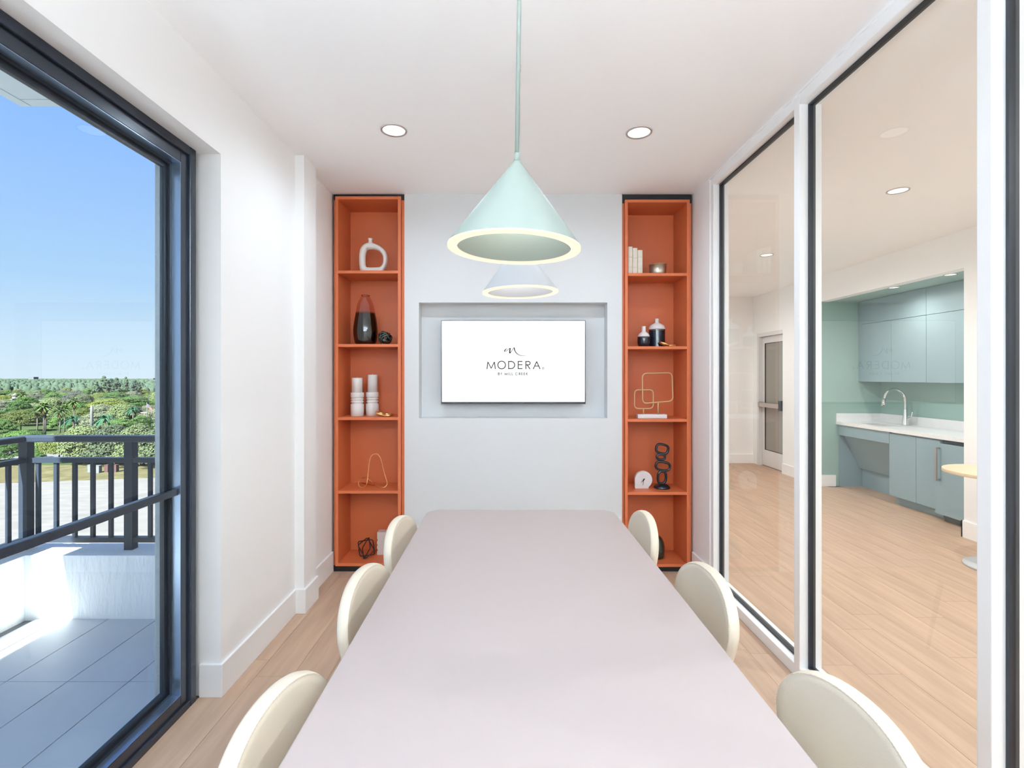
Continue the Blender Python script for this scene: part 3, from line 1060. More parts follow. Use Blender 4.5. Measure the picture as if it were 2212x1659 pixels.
# fill uplights added behind the camera, out of view, to brighten the room
def add_fill_uplight(label, x, y):
    t = thing('fill_uplight', label, 'lamp', (x, y, 0), 0, 'added fill uplighters')
    obj('base', MB().lathe([(0.001, 0), (0.14, 0), (0.14, 0.015), (0.02, 0.03), (0.001, 0.03)], 32, cap=False), whiteen_m, t)
    obj('pole', MB().lathe([(0.012, 0.02), (0.012, 1.72)], 16), whiteen_m, t)
    obj('lamp_shade', MB().lathe([(0.015, 1.70), (0.06, 1.71), (0.15, 1.78), (0.19, 1.86), (0.185, 1.86), (0.145, 1.785), (0.05, 1.72), (0.015, 1.715)], 40, cap=False), whiteen_m, t)
    ld = bpy.data.lights.new('light_source', 'AREA')
    ld.shape = 'DISK'; ld.size = 0.24; ld.energy = FILL_UPLIGHT_W; ld.color = WARM
    lo = bpy.data.objects.new('light_source', ld); COL.objects.link(lo); lo.parent = t
    lo.location = (0, 0, 1.80); lo.rotation_euler = (pi, 0, 0)


add_fill_uplight('added fill uplighter, unseen in the rear corner on the window side', -1.0, -1.3)
add_fill_uplight('added fill uplighter, unseen in the rear corner on the glass side', 1.1, -1.3)

# ------------------------------------------------------------------ objects on the left shelves
def sm(crop, sc, ox, oy):
    return lambda p: (ox + p[0] / sc, oy + p[1] / sc)


# donut vase: ring of changing thickness between an outer and an inner outline
Y = 3.90
q = lambda p: (mx(740 + p[0] / 11.85, Y), mz(480 + p[1] / 11.85, Y))
outer = [(700, 525), (600, 548), (520, 600), (462, 680), (434, 800), (426, 980), (436, 1140), (462, 1262), (560, 1302), (780, 1305), (1000, 1302),
         (1072, 1225), (1130, 1110), (1155, 980), (1142, 850), (1085, 725), (960, 615), (800, 545)]
inner = [(700, 702), (650, 712), (622, 735), (604, 790), (592, 860), (586, 960), (590, 1070), (605, 1140), (660, 1160), (790, 1162), (930, 1155),
         (1000, 1120), (1028, 1070), (1043, 1000), (1036, 900), (1000, 815), (930, 745), (810, 703)]
oc = catmull([(*q(p), 0) for p in outer], 5, True)
ic = catmull([(*q(p), 0) for p in inner], 5, True)
zmin = min(p[1] for p in oc)
vs = MB()
NS = 16
x0 = mx(805, Y)
for a, b_ in zip(oc, ic):
    c = (a + b_) / 2; h = (a - b_) / 2
    for k in range(NS):
        t = 2 * pi * k / NS
        p = c + h * cos(t)
        vs.v.append((p.x - x0, 0.030 * sin(t), max(p.y - zmin, 0.0)))
n = len(oc)
for i in range(n):
    j = (i + 1) % n
    for k in range(NS):
        k2 = (k + 1) % NS
        vs.f.append((i * NS + k, i * NS + k2, j * NS + k2, j * NS + k)); vs.s.append(True)
t = thing('ring_vase', 'matte white vase with an open hole in its body, top shelf of the left bookcase', 'vase', (x0, Y, LS[0]))
obj('body', vs, cer_m, t)
kx = 3.9 / F / 11.85
nk = MB().lathe([(62 * kx, 0), (50 * kx, 0.012), (46 * kx, 0.022), (52 * kx, 0.03), (64 * kx, 0.037), (56 * kx, 0.037), (40 * kx, 0.03), (38 * kx, 0.01)], 28,
                c=(mx(740 + 712 / 11.85, Y) - x0, 0, mz(480 + 545 / 11.85, Y) - zmin), cap=False)
obj('neck', nk, cer_m, t)

# pink and olive glass vase
x0 = mx(788.5, 3.92)
kz = 3.92 / F / 11.85
P = [(205, 1481), (250, 1450), (275, 1380), (297, 1270), (307, 1150), (303, 1040), (292, 950), (272, 810), (236, 610), (203, 450), (140, 300), (118, 255), (106, 225), (104, 213)]
prof = [(r * kz, (1484 - y) * kz) for r, y in P]
inr = [(r - 0.0035, z + 0.0035) for r, z in prof]
v = MB().lathe([(0.001, 0)] + [tuple(p) for p in catmull([(a, b_, 0) for a, b_ in prof], 3)] and
               [(0.001, 0.0)] + [(p[0], max(p[1], 0)) for p in catmull([(a, b_, 0) for a, b_ in prof], 3)], 48, cap=False)
t = thing('glass_vase', 'tall glass vase fading from pink neck to dark olive base, left bookcase', 'vase', (x0, 3.935, LS[1]))
obj('body', v, vase_g, t, fix=True)
obj('rim', MB().tube([(104 * kz * cos(a), 104 * kz * sin(a), prof[-1][1]) for a in [2 * pi * k / 40 for k in range(40)]], 0.0022, 8, True), vase_g, t)

# dark glass knot
rnd2 = random.Random(3)
kn = MB()
for k in range(7):
    ax = Vector((rnd2.uniform(-1, 1), rnd2.uniform(-1, 1), rnd2.uniform(0.1, 1.1))).normalized()
    M = ax.to_track_quat('Z', 'X').to_matrix()
    R = rnd2.uniform(0.036, 0.044)
    c = Vector((rnd2.uniform(-.011, .011), rnd2.uniform(-.01, .01), 0.046 + rnd2.uniform(-.005, .009)))
    pts = []
    for i in range(40):
        a = 2 * pi * i / 40
        pts.append(c + M @ Vector((R * 1.18 * cos(a), R * sin(a), 0.007 * sin(3 * a))))
    kn.tube(pts, 0.0085, 8, True)
zz = min(p[2] for p in kn.v)
kn.v = [(x, y, z - zz) for x, y, z in kn.v]
t = obj('glass_knot', kn, dglass_m, None, (mx(832.5, 3.9), 3.895, LS[1]))
t.scale = (1.03, 1.0, 0.96)
tag(t, 'dark green tangled glass knot beside the glass vase, left bookcase', 'ornament')


# candle holders, candles
def holder(label, u, D, z0):
    R, Hh = 0.0505, 0.184
    f = lambda y: (1415 - y) / 610 * Hh
    pr = [(0.001, 0), (.96, 1415), (1.0, 1405), (1.0, 1115), (.97, 1106), (.84, 1096), (.84, 1078), (.95, 1060), (.97, 1048), (.95, 1035), (.84, 1020), (.84, 1002),
          (.95, 990), (.97, 978), (.95, 965), (.84, 950), (.86, 940), (.98, 925), (1.0, 915), (1.0, 815), (.97, 806), (.001, 806)]
    mb = MB().lathe([(r * R if r > .01 else r, f(y) if y else 0) for r, y in pr], 40, cap=False)
    o = obj('candle_holder', mb, cer_m, None, (mx(u, D), D, z0))
    return tag(o, label, 'candle holder')


def candle(label, u, D, z0, R, h):
    t = thing('pillar_candle', label, 'candle', (mx(u, D), D, z0))
    obj('wax', MB().lathe([(0.001, 0), (R, 0), (R, h - 0.003), (R - 0.003, h), (0.001, h - 0.001)], 36, cap=False), wax_m, t)
    obj('wick', MB().tube([(0, 0, h - 0.002), (0.0005, 0, h + 0.006), (0.002, 0, h + 0.009)], 0.0012, 6), wick_m, t)
    return t


HT = 0.1838
holder('white grooved candle holder, left of the pair in the left bookcase', 771.8, 3.925, LS[2])
holder('white grooved candle holder, right of the pair in the left bookcase', 804.3, 3.985, LS[2])
candle('shorter white pillar candle on the left grooved holder', 771.6, 3.925, LS[2] + HT, 0.0405, 0.116)
candle('taller white pillar candle on the right grooved holder', 805, 3.985, LS[2] + HT, 0.0395, 0.140)


def link_knot(label, u, D, z0, s, flip):
    t = thing('link_ornament', label, 'ornament', (mx(u, D), D, z0), 0, None)
    for kx_, (cx, cy, tx_, ty_) in enumerate(((-0.022 * flip, -0.004, 0, 0.34 * flip), (0.024 * flip, 0.004, 0.10, 0.0))):
        M = Matrix.Rotation(ty_, 3, 'Y') @ Matrix.Rotation(tx_, 3, 'X')
        mb = MB()
        pts = []
        for i in range(36):
            a = 2 * pi * i / 36
            pts.append(Vector((cx, cy, 0)) + M @ Vector((0.034 * cos(a), 0.030 * sin(a), 0)))
        mb.tube(pts, 0.0085, 10, True)
        zz = min(p[2] for p in mb.v)
        mb.v = [(x * s, y * s, (z - zz) * s) for x, y, z in mb.v]
        obj('link', mb, brass_m, t)
    return t


link_knot('shiny brass chain link ornament beside the candle holders, left bookcase', 829, 3.87, LS[2], 1.06, 1)

# brass wire loop
D0 = 3.95
W_ = [(480, 985, 4.06), (620, 1000, 4.02), (760, 1040, 3.97), (900, 1080, 3.925), (1020, 1102, 3.905), (1100, 1080, 3.91), (1140, 1000, 3.92), (1120, 900, 3.93), (1060, 700, 3.94),
      (1000, 440, 3.94), (960, 330, 3.94), (900, 255, 3.94), (840, 240, 3.94), (770, 265, 3.94), (715, 340, 3.94), (680, 500, 3.93), (655, 750, 3.92), (640, 880, 3.91), (620, 1000, 3.90),
      (580, 1070, 3.90), (500, 1105, 3.90), (430, 1070, 3.91), (405, 990, 3.92), (430, 910, 3.94), (500, 860, 3.96), (570, 855, 3.98), (650, 880, 4.0), (740, 950, 4.01),
      (815, 1015, 4.02), (800, 1040, 4.0), (720, 1040, 3.99), (560, 1008, 4.05)]
pts = []
x0 = mx(805, D0)
for px, py, dd in W_:
    u, v_ = 740 + px / 11.85, 960 + py / 11.85
    z = mz(v_, dd)
    pts.append((mx(u, dd) - x0, dd - D0, max(z - LS[3], 0.0026)))
mb = MB().tube(catmull(pts, 5, True), 0.0026, 8, True)
o = obj('wire_sculpture', mb, brass_m, None, (x0, D0, LS[3]))
tag(o, 'thin gold wire loop sculpture alone on its shelf, left bookcase', 'sculpture')

# black interlocking wire star
st_ = MB()
sq = [Vector((p[0], p[1], 0)) for p in rrect(0.118, 0.118, 0.014, 4)]
x0 = mx(791, 3.92)
for M in (Matrix.Rotation(radians(22), 3, 'Y') @ Matrix.Rotation(radians(90), 3, 'X') @ Matrix.Rotation(radians(30), 3, 'Z'),
          Matrix.Rotation(radians(62), 3, 'Z') @ Matrix.Rotation(radians(64), 3, 'X') @ Matrix.Rotation(radians(15), 3, 'Z'),
          Matrix.Rotation(radians(-58), 3, 'Z') @ Matrix.Rotation(radians(70), 3, 'X') @ Matrix.Rotation(radians(62), 3, 'Z')):
    st_.tube([M @ p for p in sq], 0.0042, 8, True)
zz = min(p[2] for p in st_.v)
st_.v = [(x, y, z - zz) for x, y, z in st_.v]
o = obj('wire_star', st_, iron_m, None, (x0, 3.925, LB))
tag(o, 'black metal ornament of interlocking square rings, bottom of the left bookcase', 'ornament')

# scalloped block candle
t = thing('block_candle', 'white scalloped block candle behind the far left chair, left bookcase', 'candle', (mx(828, 4.0), 4.02, LB))
half = [(0.0, 0.044), (0.003, 0.046), (0.030, 0.046), (0.040, 0.038)]
prf = []
hts = [0.0]
side = [(0.046, 0.0), (0.046, 0.028), (0.041, 0.036), (0.038, 0.039)]
for c in (0.058, 0.096):
    side += [(0.038 + 0.009 * sin(radians(a)), c - 0.019 * cos(radians(a))) for a in (20, 50, 90, 130, 160)]
side += [(0.038, 0.116), (0.043, 0.121), (0.045, 0.128), (0.045, 0.18)]
poly = [(x, z) for x, z in side] + [(-x, z) for x, z in reversed(side)]
obj('wax', MB().prism(poly, 'Y', -0.036, 0.036), wax_m, t)
obj('wick', MB().tube([(0.008, 0, 0.179), (0.009, 0, 0.19)], 0.0013, 6), wick_m, t)

# ------------------------------------------------------------------ objects on the right shelves
bl = ['tallest cream cloth book against the bookcase side, top shelf of the right bookcase',
      'middle cream cloth book of the three on the right bookcase',
      'shortest cream cloth book, rightmost of the three on the right bookcase']
for k, (ua, ub, vt, D) in enumerate(((1356.9, 1366.8, 532.7, 3.835), (1366.9, 1377.4, 535.6, 3.835), (1377.6, 1388.6, 540.2, 3.835))):
    xa, xb = mx(ua, D), mx(ub, D)
    zt_ = mz(vt, D)
    hgt = zt_ - RS[0]
    wd = xb - xa - 0.0006
    t = thing('book', bl[k], 'book', ((xa + xb) / 2, D, RS[0]), 0, 'cream books on the right bookcase')
    cv = MB()
    cv.box(-wd / 2, -wd / 2 + 0.003, 0.006, 0.155, 0, hgt); cv.box(wd / 2 - 0.003, wd / 2, 0.006, 0.155, 0, hgt)
    sp = [(-wd / 2, 0.006), (-wd / 2 * .8, 0.001), (0, -0.001), (wd / 2 * .8, 0.001), (wd / 2, 0.006), (wd / 2, 0.010), (-wd / 2, 0.010)]
    cv.prism(sp, 'Z', 0, hgt)
    obj('cover', cv, paper_m, t)
    obj('pages', MB().box(-wd / 2 + 0.003, wd / 2 - 0.003, 0.010, 0.150, 0.003, hgt - 0.004), page_m, t)
    gr = MB()
    for zz in ((0.62, 0.60, 0.25) if k < 2 else (0.7, 0.2)):
        gr.box(-wd / 2 * .8, wd / 2 * .8, -0.0014, 0.001, hgt * zz, hgt * zz + 0.0012)
    obj('spine_line', gr, mat('spine_tool_%d' % k, (0.45, 0.38, 0.28), rough=0.8), t)

t = thing('bowl', 'champagne metal bowl with a scalloped rim beside the cream books', 'bowl', (mx(1422.5, 3.9), 3.92, RS[0]))
bw = MB().lathe([(0.001, 0.0), (0.055, 0.0), (0.060, 0.006), (0.067, 0.086), (0.064, 0.086), (0.056, 0.010), (0.001, 0.006)], 48, cap=False)
bw.v = [(x, y, z * (1 + 0.15 * x) if z > 0.05 else z) for x, y, z in bw.v]
obj('body', bw, champ_m, t)
pts = [(0.0665 * cos(a), 0.0665 * sin(a), (0.087 + 0.0016 * sin(14 * a)) * (1 + 0.15 * 0.0665 * cos(a))) for a in [2 * pi * k / 112 for k in range(112)]]
obj('rim', MB().tube(pts, 0.0026, 6, True), palegold_m, t)

kz = 3.9 / F / 14.75
P = [(150, 1175), (165, 1135), (186, 1090), (195, 1040), (198, 960), (192, 860), (172, 790), (140, 742), (92, 705), (68, 685), (64, 660), (65, 530), (68, 515)]
prof = [(0.001, 0)] + [(r * kz, (1175 - y) * kz) for r, y in P] + [(58 * kz, 660 * kz), (56 * kz, 500 * kz)]
o = obj('bottle_vase', MB().lathe(prof, 40, cap=False), glaze_m, None, (mx(1390.5, 3.9), 3.90, RS[1]))
tag(o, 'small round vase dipped white over black glaze, right bookcase', 'vase', None)
P = [(240, 1175), (252, 1165)]
yy = 1150
while yy > 610:
    P += [(256, yy), (251, yy - 14)]
    yy -= 28
P += [(255, 600), (254, 560), (240, 505), (205, 462), (150, 428), (95, 402), (66, 385), (60, 365), (60, 280), (64, 262), (60, 255)]
kz2 = 3.95 / F / 14.75
prof = [(0.001, 0)] + [(r * kz2, (1175 - y) * kz2) for r, y in P] + [(50 * kz2, 915 * kz2), (48 * kz2, 780 * kz2)]
o = obj('bottle_vase', MB().lathe(prof, 48, cap=False), glaze2_m, None, (mx(1420, 3.95), 3.962, RS[1]))
tag(o, 'larger ribbed vase with white shoulder and black body, right bookcase', 'vase', None)
link_knot('brass chain link ornament at the foot of the dipped vases, right bookcase', 1441, 3.865, RS[1], 1.02, 1)

# gold double frame on a marble block
t = thing('frame_sculpture', 'gold sculpture of two rounded square rings on a white marble block', 'sculpture', (mx(1407, 3.885), 3.885, RS[2]))
x0 = mx(1407, 3.885)
bevel(obj('base', MB().box(-0.113, 0.113, -0.03, 0.03, 0, 0.031), marble_m, t), 0.003)
Yb = 3.885


def fr_pts(corners, r, n=6):
    out = []
    m = len(corners)
    C = [Vector((mx(1345 + a / 12.76, Yb) - x0, 0, mz(790 + b_ / 12.76, Yb) - RS[2])) for a, b_ in corners]
    for i in range(m):
        p, c, nx_ = C[i - 1], C[i], C[(i + 1) % m]
        d0, d1 = (p - c).normalized(), (nx_ - c).normalized()
        a, e = c + d0 * r, c + d1 * r
        for k in range(n + 1):
            s = k / n
            out.append(a * (1 - s) ** 2 + c * 2 * s * (1 - s) + e * s * s)
    return out


big = fr_pts([(530, 215), (1360, 192), (1388, 975), (536, 1040)], 0.036)
small = fr_pts([(330, 668), (850, 660), (848, 1182), (326, 1186)], 0.034)
big = [p + Vector((0, -0.010 + 0.0 * p.x, 0)) for p in big]
big = [p + Vector((0, 0.05 * (p.x + 0.02) * (1 if p.z > 0.1 else 1), 0)) for p in big]
obj('large_ring', MB().tube(big, 0.0052, 8, True), palegold_m, t)
obj('small_ring', MB().tube([p + Vector((0, 0.006, 0)) for p in small], 0.0050, 8, True), palegold_m, t)
zs = mz(790 + 1188 / 12.76, Yb) - RS[2]
xs = mx(1345 + 580 / 12.76, Yb) - x0
obj('stem', MB().tube([(xs, 0.006, 0.03), (xs, 0.006, zs)], 0.0050, 10), palegold_m, t)
zs = mz(790 + 1022 / 12.76, Yb) - RS[2]
xs = mx(1345 + 972 / 12.76, Yb) - x0
obj('stem', MB().tube([(xs, -0.006, 0.03), (xs, -0.006, zs)], 0.0055, 10), palegold_m, t)

# clock
kz = 3.9 / F / 11.85
t = thing('clock', 'small round white marble clock with a flat foot, right bookcase', 'clock', (mx(1345 + 550 / 11.85, 3.9), 3.915, RS[3]))
cxz = [(225 * cos(radians(a)) * kz, (225 + 225 * sin(radians(a))) * kz) for a in range(-58, 181, 6)]
zc = 225 * kz
pl = [((x), z) for x, z in cxz if z >= 0.0]
pl = [(130 * kz, 0.0)] + [p for p in pl if p[1] > 0.012] + [(-225 * kz, 0.008), (-215 * kz, 0.0)]
bevel(obj('body', MB().prism(pl, 'Y', 0, 0.032), marble_m, t), 0.003)


def hand(name, ang, L, w_, yy):
    mb = MB()
    dx, dz = sin(ang), cos(ang)
    nx_, nz_ = dz, -dx
    a = -0.012
    q = [(a * dx + nx_ * w_, a * dz + nz_ * w_), (L * dx + nx_ * w_ * .3, L * dz + nz_ * w_ * .3), (L * dx - nx_ * w_ * .3, L * dz - nz_ * w_ * .3), (a * dx - nx_ * w_, a * dz - nz_ * w_)]
    mb.prism([(x, z + zc) for x, z in q], 'Y', yy, yy + 0.0012)
    return obj(name, mb, ink_m, t)


hand('hour_hand', radians(225), 0.027, 0.0032, -0.0022)
hand('minute_hand', radians(189), 0.042, 0.0022, -0.0038)
obj('pin', MB().tube([(0, -0.0045, zc), (0, 0.001, zc)], 0.004, 12), ink_m, t)

# black stacked loops
D = 3.94
t = thing('loop_sculpture', 'black stacked loop sculpture on a domed foot, beside the marble clock', 'sculpture', (mx(1429.8, D), D, RS[3]))
x0 = mx(1429.8, D)
kz = D / F / 11.85
obj('foot', MB().lathe([(0.001, 0), (205 * kz, 0), (210 * kz, 0.006), (190 * kz, 0.016), (140 * kz, 0.028), (80 * kz, 0.034), (0.001, 0.036)], 40, cap=False), resin_m, t)
zbase = 1345


def loop(ox0, ox1, oy0, oy1, rot, n=2.6, tr=31):
    cx, cy = (ox0 + ox1) / 2, (oy0 + oy1) / 2
    rx, ry = (ox1 - ox0) / 2 - tr, (oy1 - oy0) / 2 - tr
    pts = []
    for k in range(40):
        a = 2 * pi * k / 40
        c_, s_ = cos(a), sin(a)
        x = rx * math.copysign(abs(c_) ** (2 / n), c_); y = ry * math.copysign(abs(s_) ** (2 / n), s_)
        xr = x * cos(rot) - y * sin(rot); yr = x * sin(rot) + y * cos(rot)
        pts.append(((cx + xr - 1005) * kz, 0, (zbase - (cy + yr)) * kz))
    obj('loop', MB().tube(pts, tr * kz, 10, True), resin_m, t)


loop(872, 1140, 890, 1260, radians(2), 2.5)
loop(815, 1240, 648, 922, radians(9), 2.8)
loop(845, 1115, 452, 655, radians(4), 2.2)
loop(828, 1195, 200, 490, radians(13), 3.0)

# dark glass tear vase
prof = []
bw = MB()
Rm = 0.066
rows = []
for i in range(22):
    s = i / 21
    z = 0.165 * s
    r = Rm * (max(0.0, 1 - ((s - 0.36) / 0.70) ** 2)) ** 0.6 if s > 0 else Rm * 0.62
    r = max(r, 0.020)
    rows.append((r, z))
rows = [(0.001, 0.0)] + rows
inn = [(max(r - 0.004, 0.002), z) for r, z in reversed(rows[3:])]
bw.lathe(rows + inn, 40, cap=False)
bw.v = [(x, y, z * (1 + 2.2 * x) if z > 0.06 else z) for x, y, z in bw.v]
o = obj('teardrop_vase', bw, dglass_m, None, (mx(1421, 3.9), 3.945, RB))
tag(o, 'dark green glass vase with a slanted mouth, bottom of the right bookcase', 'vase')

# ------------------------------------------------------------------ kitchenette in the hall
CX = 4.50
t = thing('upper_cabinet', 'blue grey wall cabinet run with handleless doors above the sink counter', 'cabinet', (4.93, 5.7, 1.42))


def cbx(par, name, m, org, *a):
    mb = MB().box(*a)
    mb.v = [(x - org[0], y - org[1], z - org[2]) for x, y, z in mb.v]
    return obj(name, mb, m, par)


org = (4.93, 5.7, 1.42)
cbx(t, 'carcass', cab_m, org, 4.792, 5.088, 4.66, 6.72, 1.42, 2.495)
ys = [4.66, 5.165, 5.676, 6.19, 6.72]
for i in range(4):
    cbx(t, 'door', cab_m, org, 4.77, 4.791, ys[i] + 0.002, ys[i + 1] - 0.002, 1.42, 2.184)
for a, c in ((4.66, 5.676), (5.676, 6.72)):
    cbx(t, 'upper_panel', cab_m, org, 4.77, 4.791, a + 0.002, c - 0.002, 2.189, 2.495)
cbx(t, 'end_filler', cab_m, org, 4.785, 4.80, 6.722, 6.788, 1.42, 2.495)

org = (4.8, 6.3, 0)
t = thing('sink_cabinet', 'blue grey open sink base with a sloped knee panel under the counter', 'cabinet', org)
cbx(t, 'side_panel', cab_m, org, 4.52, 5.08, 6.77, 6.788, 0, 0.838)
cbx(t, 'apron', cab_m, org, CX, CX + 0.02, 5.875, 6.765, 0.70, 0.838)
kp = MB().prism([(4.545, 0.74), (4.565, 0.74), (4.80, 0.25), (4.78, 0.25)], 'Y', 5.885, 6.76)
kp.v = [(x - org[0], y - org[1], z - org[2]) for x, y, z in kp.v]
obj('knee_panel', kp, cab_m, t)
cbx(t, 'back_panel', cab_m, org, 4.82, 4.84, 5.885, 6.765, 0, 0.30)
org = (4.8, 5.5, 0)
t = thing('base_cabinet', 'blue grey base cabinet with two plain doors beside the fridge', 'cabinet', org)
cbx(t, 'carcass', cab_m, org, CX + 0.022, 5.08, 5.18, 5.87, 0.10, 0.838)
cbx(t, 'door', cab_m, org, CX, CX + 0.02, 5.489, 5.868, 0.10, 0.822)
cbx(t, 'door', cab_m, org, CX, CX + 0.02, 5.182, 5.485, 0.10, 0.822)
cbx(t, 'toe_kick', cab_m, org, 4.58, 4.60, 5.18, 5.87, 0, 0.10)
org = (4.8, 4.9, 0)
t = thing('fridge', 'panel front undercounter fridge with a long bar handle', 'fridge', org)
cbx(t, 'body', cabdark_m, org, 4.52, 5.08, 4.66, 5.165, 0.03, 0.825)
dd = cbx(t, 'door', cab_m, org, 4.455, 4.478, 4.66, 5.19, 0.075, 0.80)
hd = MB()
hd.box(4.41, 4.422, 5.125, 5.145, 0.42, 0.76); hd.box(4.422, 4.455, 5.125, 5.145, 0.42, 0.435); hd.box(4.422, 4.455, 5.125, 5.145, 0.745, 0.76)
hd.v = [(x - org[0], y - org[1], z - org[2]) for x, y, z in hd.v]
obj('handle', hd, brushed_m, dd)
cbx(t, 'grille', cabdark_m, org, 4.53, 4.56, 4.66, 5.165, 0, 0.03)

t = thing('countertop', 'white quartz counter with an upstand and sink cut-out', 'countertop', (4.78, 5.7, 0.84))
org = (4.78, 5.7, 0.84)
ct = MB()
sx0, sx1, sy0, sy1 = 4.60, 4.88, 6.08, 6.50
for a in ((4.478, sx0, 4.645, 6.788), (sx1, 5.088, 4.645, 6.788), (sx0, sx1, 4.645, sy0), (sx0, sx1, sy1, 6.788)):
    ct.box(a[0], a[1], a[2], a[3], 0.84, 0.88)
ct.v = [(x - org[0], y - org[1], z - org[2]) for x, y, z in ct.v]
obj('slab', ct, quartz_m, t)
cbx(t, 'upstand', quartz_m, org, 5.07, 5.088, 4.645, 6.77, 0.88, 0.99)
cbx(t, 'side_upstand', quartz_m, org, 4.478, 5.088, 6.77, 6.788, 0.88, 0.99)
sk = MB()
sk.box(sx0 - .01, sx1 + .01, sy0 - .01, sy1 + .01, 0.68, 0.69)
sk.box(sx0 - .012, sx0, sy0 - .01, sy1 + .01, 0.69, 0.839); sk.box(sx1, sx1 + .012, sy0 - .01, sy1 + .01, 0.69, 0.839)
sk.box(sx0, sx1, sy0 - .012, sy0, 0.69, 0.839); sk.box(sx0, sx1, sy1, sy1 + .012, 0.69, 0.839)
sk.v = [(x - 4.74, y - 6.29, z - 0.68) for x, y, z in sk.v]
o = obj('sink_basin', sk, sink_m, None, (4.74, 6.29, 0.68))
tag(o, 'undermount steel sink basin set in the white counter', 'sink')

t = thing('faucet', 'chrome gooseneck faucet with a side lever at the kitchen sink', 'faucet', (4.985, 6.24, 0.88))
obj('body', MB().lathe([(0.001, 0), (0.042, 0), (0.040, 0.01), (0.030, 0.075), (0.026, 0.12), (0.020, 0.2)], 28, cap=False), steel_m, t)
nk = [(0, 0, 0.19), (0, 0, 0.30), (-0.02, 0, 0.38), (-0.075, 0, 0.435), (-0.135, 0, 0.452), (-0.195, 0, 0.435), (-0.24, 0, 0.39), (-0.262, 0, 0.33)]
obj('spout', MB().tube(catmull(nk, 5), 0.0165, 14), steel_m, t)
obj('spray_head', MB().tube([(-0.260, 0, 0.335), (-0.272, 0, 0.285), (-0.280, 0, 0.245)], 0.02, 14, rr=[0.017, 0.021, 0.020]), steel_m, t)
obj('lever', MB().tube(catmull([(0, -0.02, 0.095), (0.0, -0.065, 0.10), (0.0, -0.09, 0.115), (0.01, -0.10, 0.18)], 4), 0.009, 10), steel_m, t)

t = thing('round_table', 'small round cafe table with a pale wood top and white disc foot', 'table', (3.83, 3.865, 0))
bevel(obj('tabletop', MB().lathe([(0.35, 0.725), (0.35, 0.752)], 64), beech_m, t), 0.003)
obj('pole', MB().lathe([(0.035, 0.02), (0.035, 0.725)], 24), whiteen_m, t)
obj('foot', MB().lathe([(0.225, 0.0), (0.226, 0.010), (0.222, 0.018), (0.05, 0.024)], 48), whiteen_m, t)

# ------------------------------------------------------------------ the view from the balcony
GZ = -18.5
struct('ground', MB().box(-2600, 400, 45, 2600, GZ - 1, GZ), ground_m)
sl = MB().prism([(-260, 40), (30, 40), (30, 112), (-60, 100), (-75, 97), (-95, 93), (-260, 84)], 'Z', GZ - 0.5, GZ + 0.06)
struct('sandy_lot', sl, sand_m)
gv = MB().prism([(-260, 84), (-95, 93), (-75, 97), (-60, 100), (30, 112), (30, 122), (-60, 118), (-95, 112), (-260, 106)], 'Z', GZ - 0.5, GZ + 0.12)
struct('grass_verge', gv, grass_m)
rd_ = MB().prism([(-150, 118), (-88, 123), (-88, 135), (-150, 132)], 'Z', GZ - 0.5, GZ + 0.10)
struct('road', rd_, asphalt_m)


def crown(seed, w, h, ncl, nleaf, leaf, flat=0.55, m=None, spread=1.0, cone=0.0):
    r = random.Random(seed)
    V, Fc = [], []
    for c in range(ncl):
        a = r.uniform(0, 2 * pi)
        zt_ = r.uniform(0.0, 1.0)
        rad = math.sqrt(max(0.0, 1 - (zt_ * 0.98) ** 2)) if not cone else (1 - zt_) ** 0.8 + 0.08
        rad *= r.uniform(0.55, 1.0)
        cx, cy, cz = w / 2 * rad * cos(a) * 0.82, w / 2 * rad * sin(a) * 0.82, h * (0.12 + 0.74 * zt_)
        cr = w * r.uniform(0.11, 0.19) * (0.55 if cone else 1)
        for k in range(nleaf):
            d = Vector((r.gauss(0, 1), r.gauss(0, 1), r.gauss(0, 1))).normalized()
            if d.z < -0.35: d.z = -d.z
            p = Vector((cx, cy, cz)) + Vector((d.x * cr, d.y * cr, d.z * cr * flat * (1.6 if cone else 1))) * r.uniform(0.8, 1.05)
            nrm = (d + Vector((r.uniform(-.6, .6), r.uniform(-.6, .6), r.uniform(-.1, .8)))).normalized()
            u = nrm.orthogonal().normalized()
            u = (Matrix.Rotation(r.uniform(0, 6.28), 3, nrm) @ u)
            v_ = nrm.cross(u)
            s = leaf * r.uniform(0.6, 1.25)
            o = len(V)
            V += [tuple(p + u * s), tuple(p + v_ * s * .7), tuple(p - u * s), tuple(p - v_ * s * .7)]
            Fc.append((o, o + 1, o + 2, o + 3))
    me = bpy.data.meshes.new('crown')
    me.from_pydata(V, [], Fc); me.update()
    me.materials.append(m)
    return me


def trunk_mesh(h, r0, m=bark_m, lean=0.0):
    mb = MB().tube([(0, 0, -0.3), (lean * .4, 0, h * .5), (lean, 0, h)], r0, 8, rr=[r0, r0 * .75, r0 * .55])
    return mb.mesh('trunk', m)


KIND = {
    'round': (crown(1, 9, 6.5, 64, 190, 0.20, m=leafA_m), 'mid green round crowned tree'),
    'spread': (crown(2, 13, 5.0, 84, 190, 0.22, m=leafB_m), 'yellow green spreading tree'),
    'grey': (crown(3, 11, 6.0, 66, 190, 0.19, m=leafC_m), 'grey green airy tree'),
    'grape': (crown(4, 10, 8.0, 84, 200, 0.22, m=leafD_m, flat=0.8), 'broad leaved sea grape tree'),
    'pine': (crown(6, 7, 13, 80, 120, 0.24, m=leafE_m, cone=1.0), 'tall feathery pine'),
    'bright': (crown(7, 12, 5.2, 80, 190, 0.21, m=leafA_m, flat=0.4), 'bright green umbrella crowned tree'),
}
TR = trunk_mesh(5.0, 0.22)


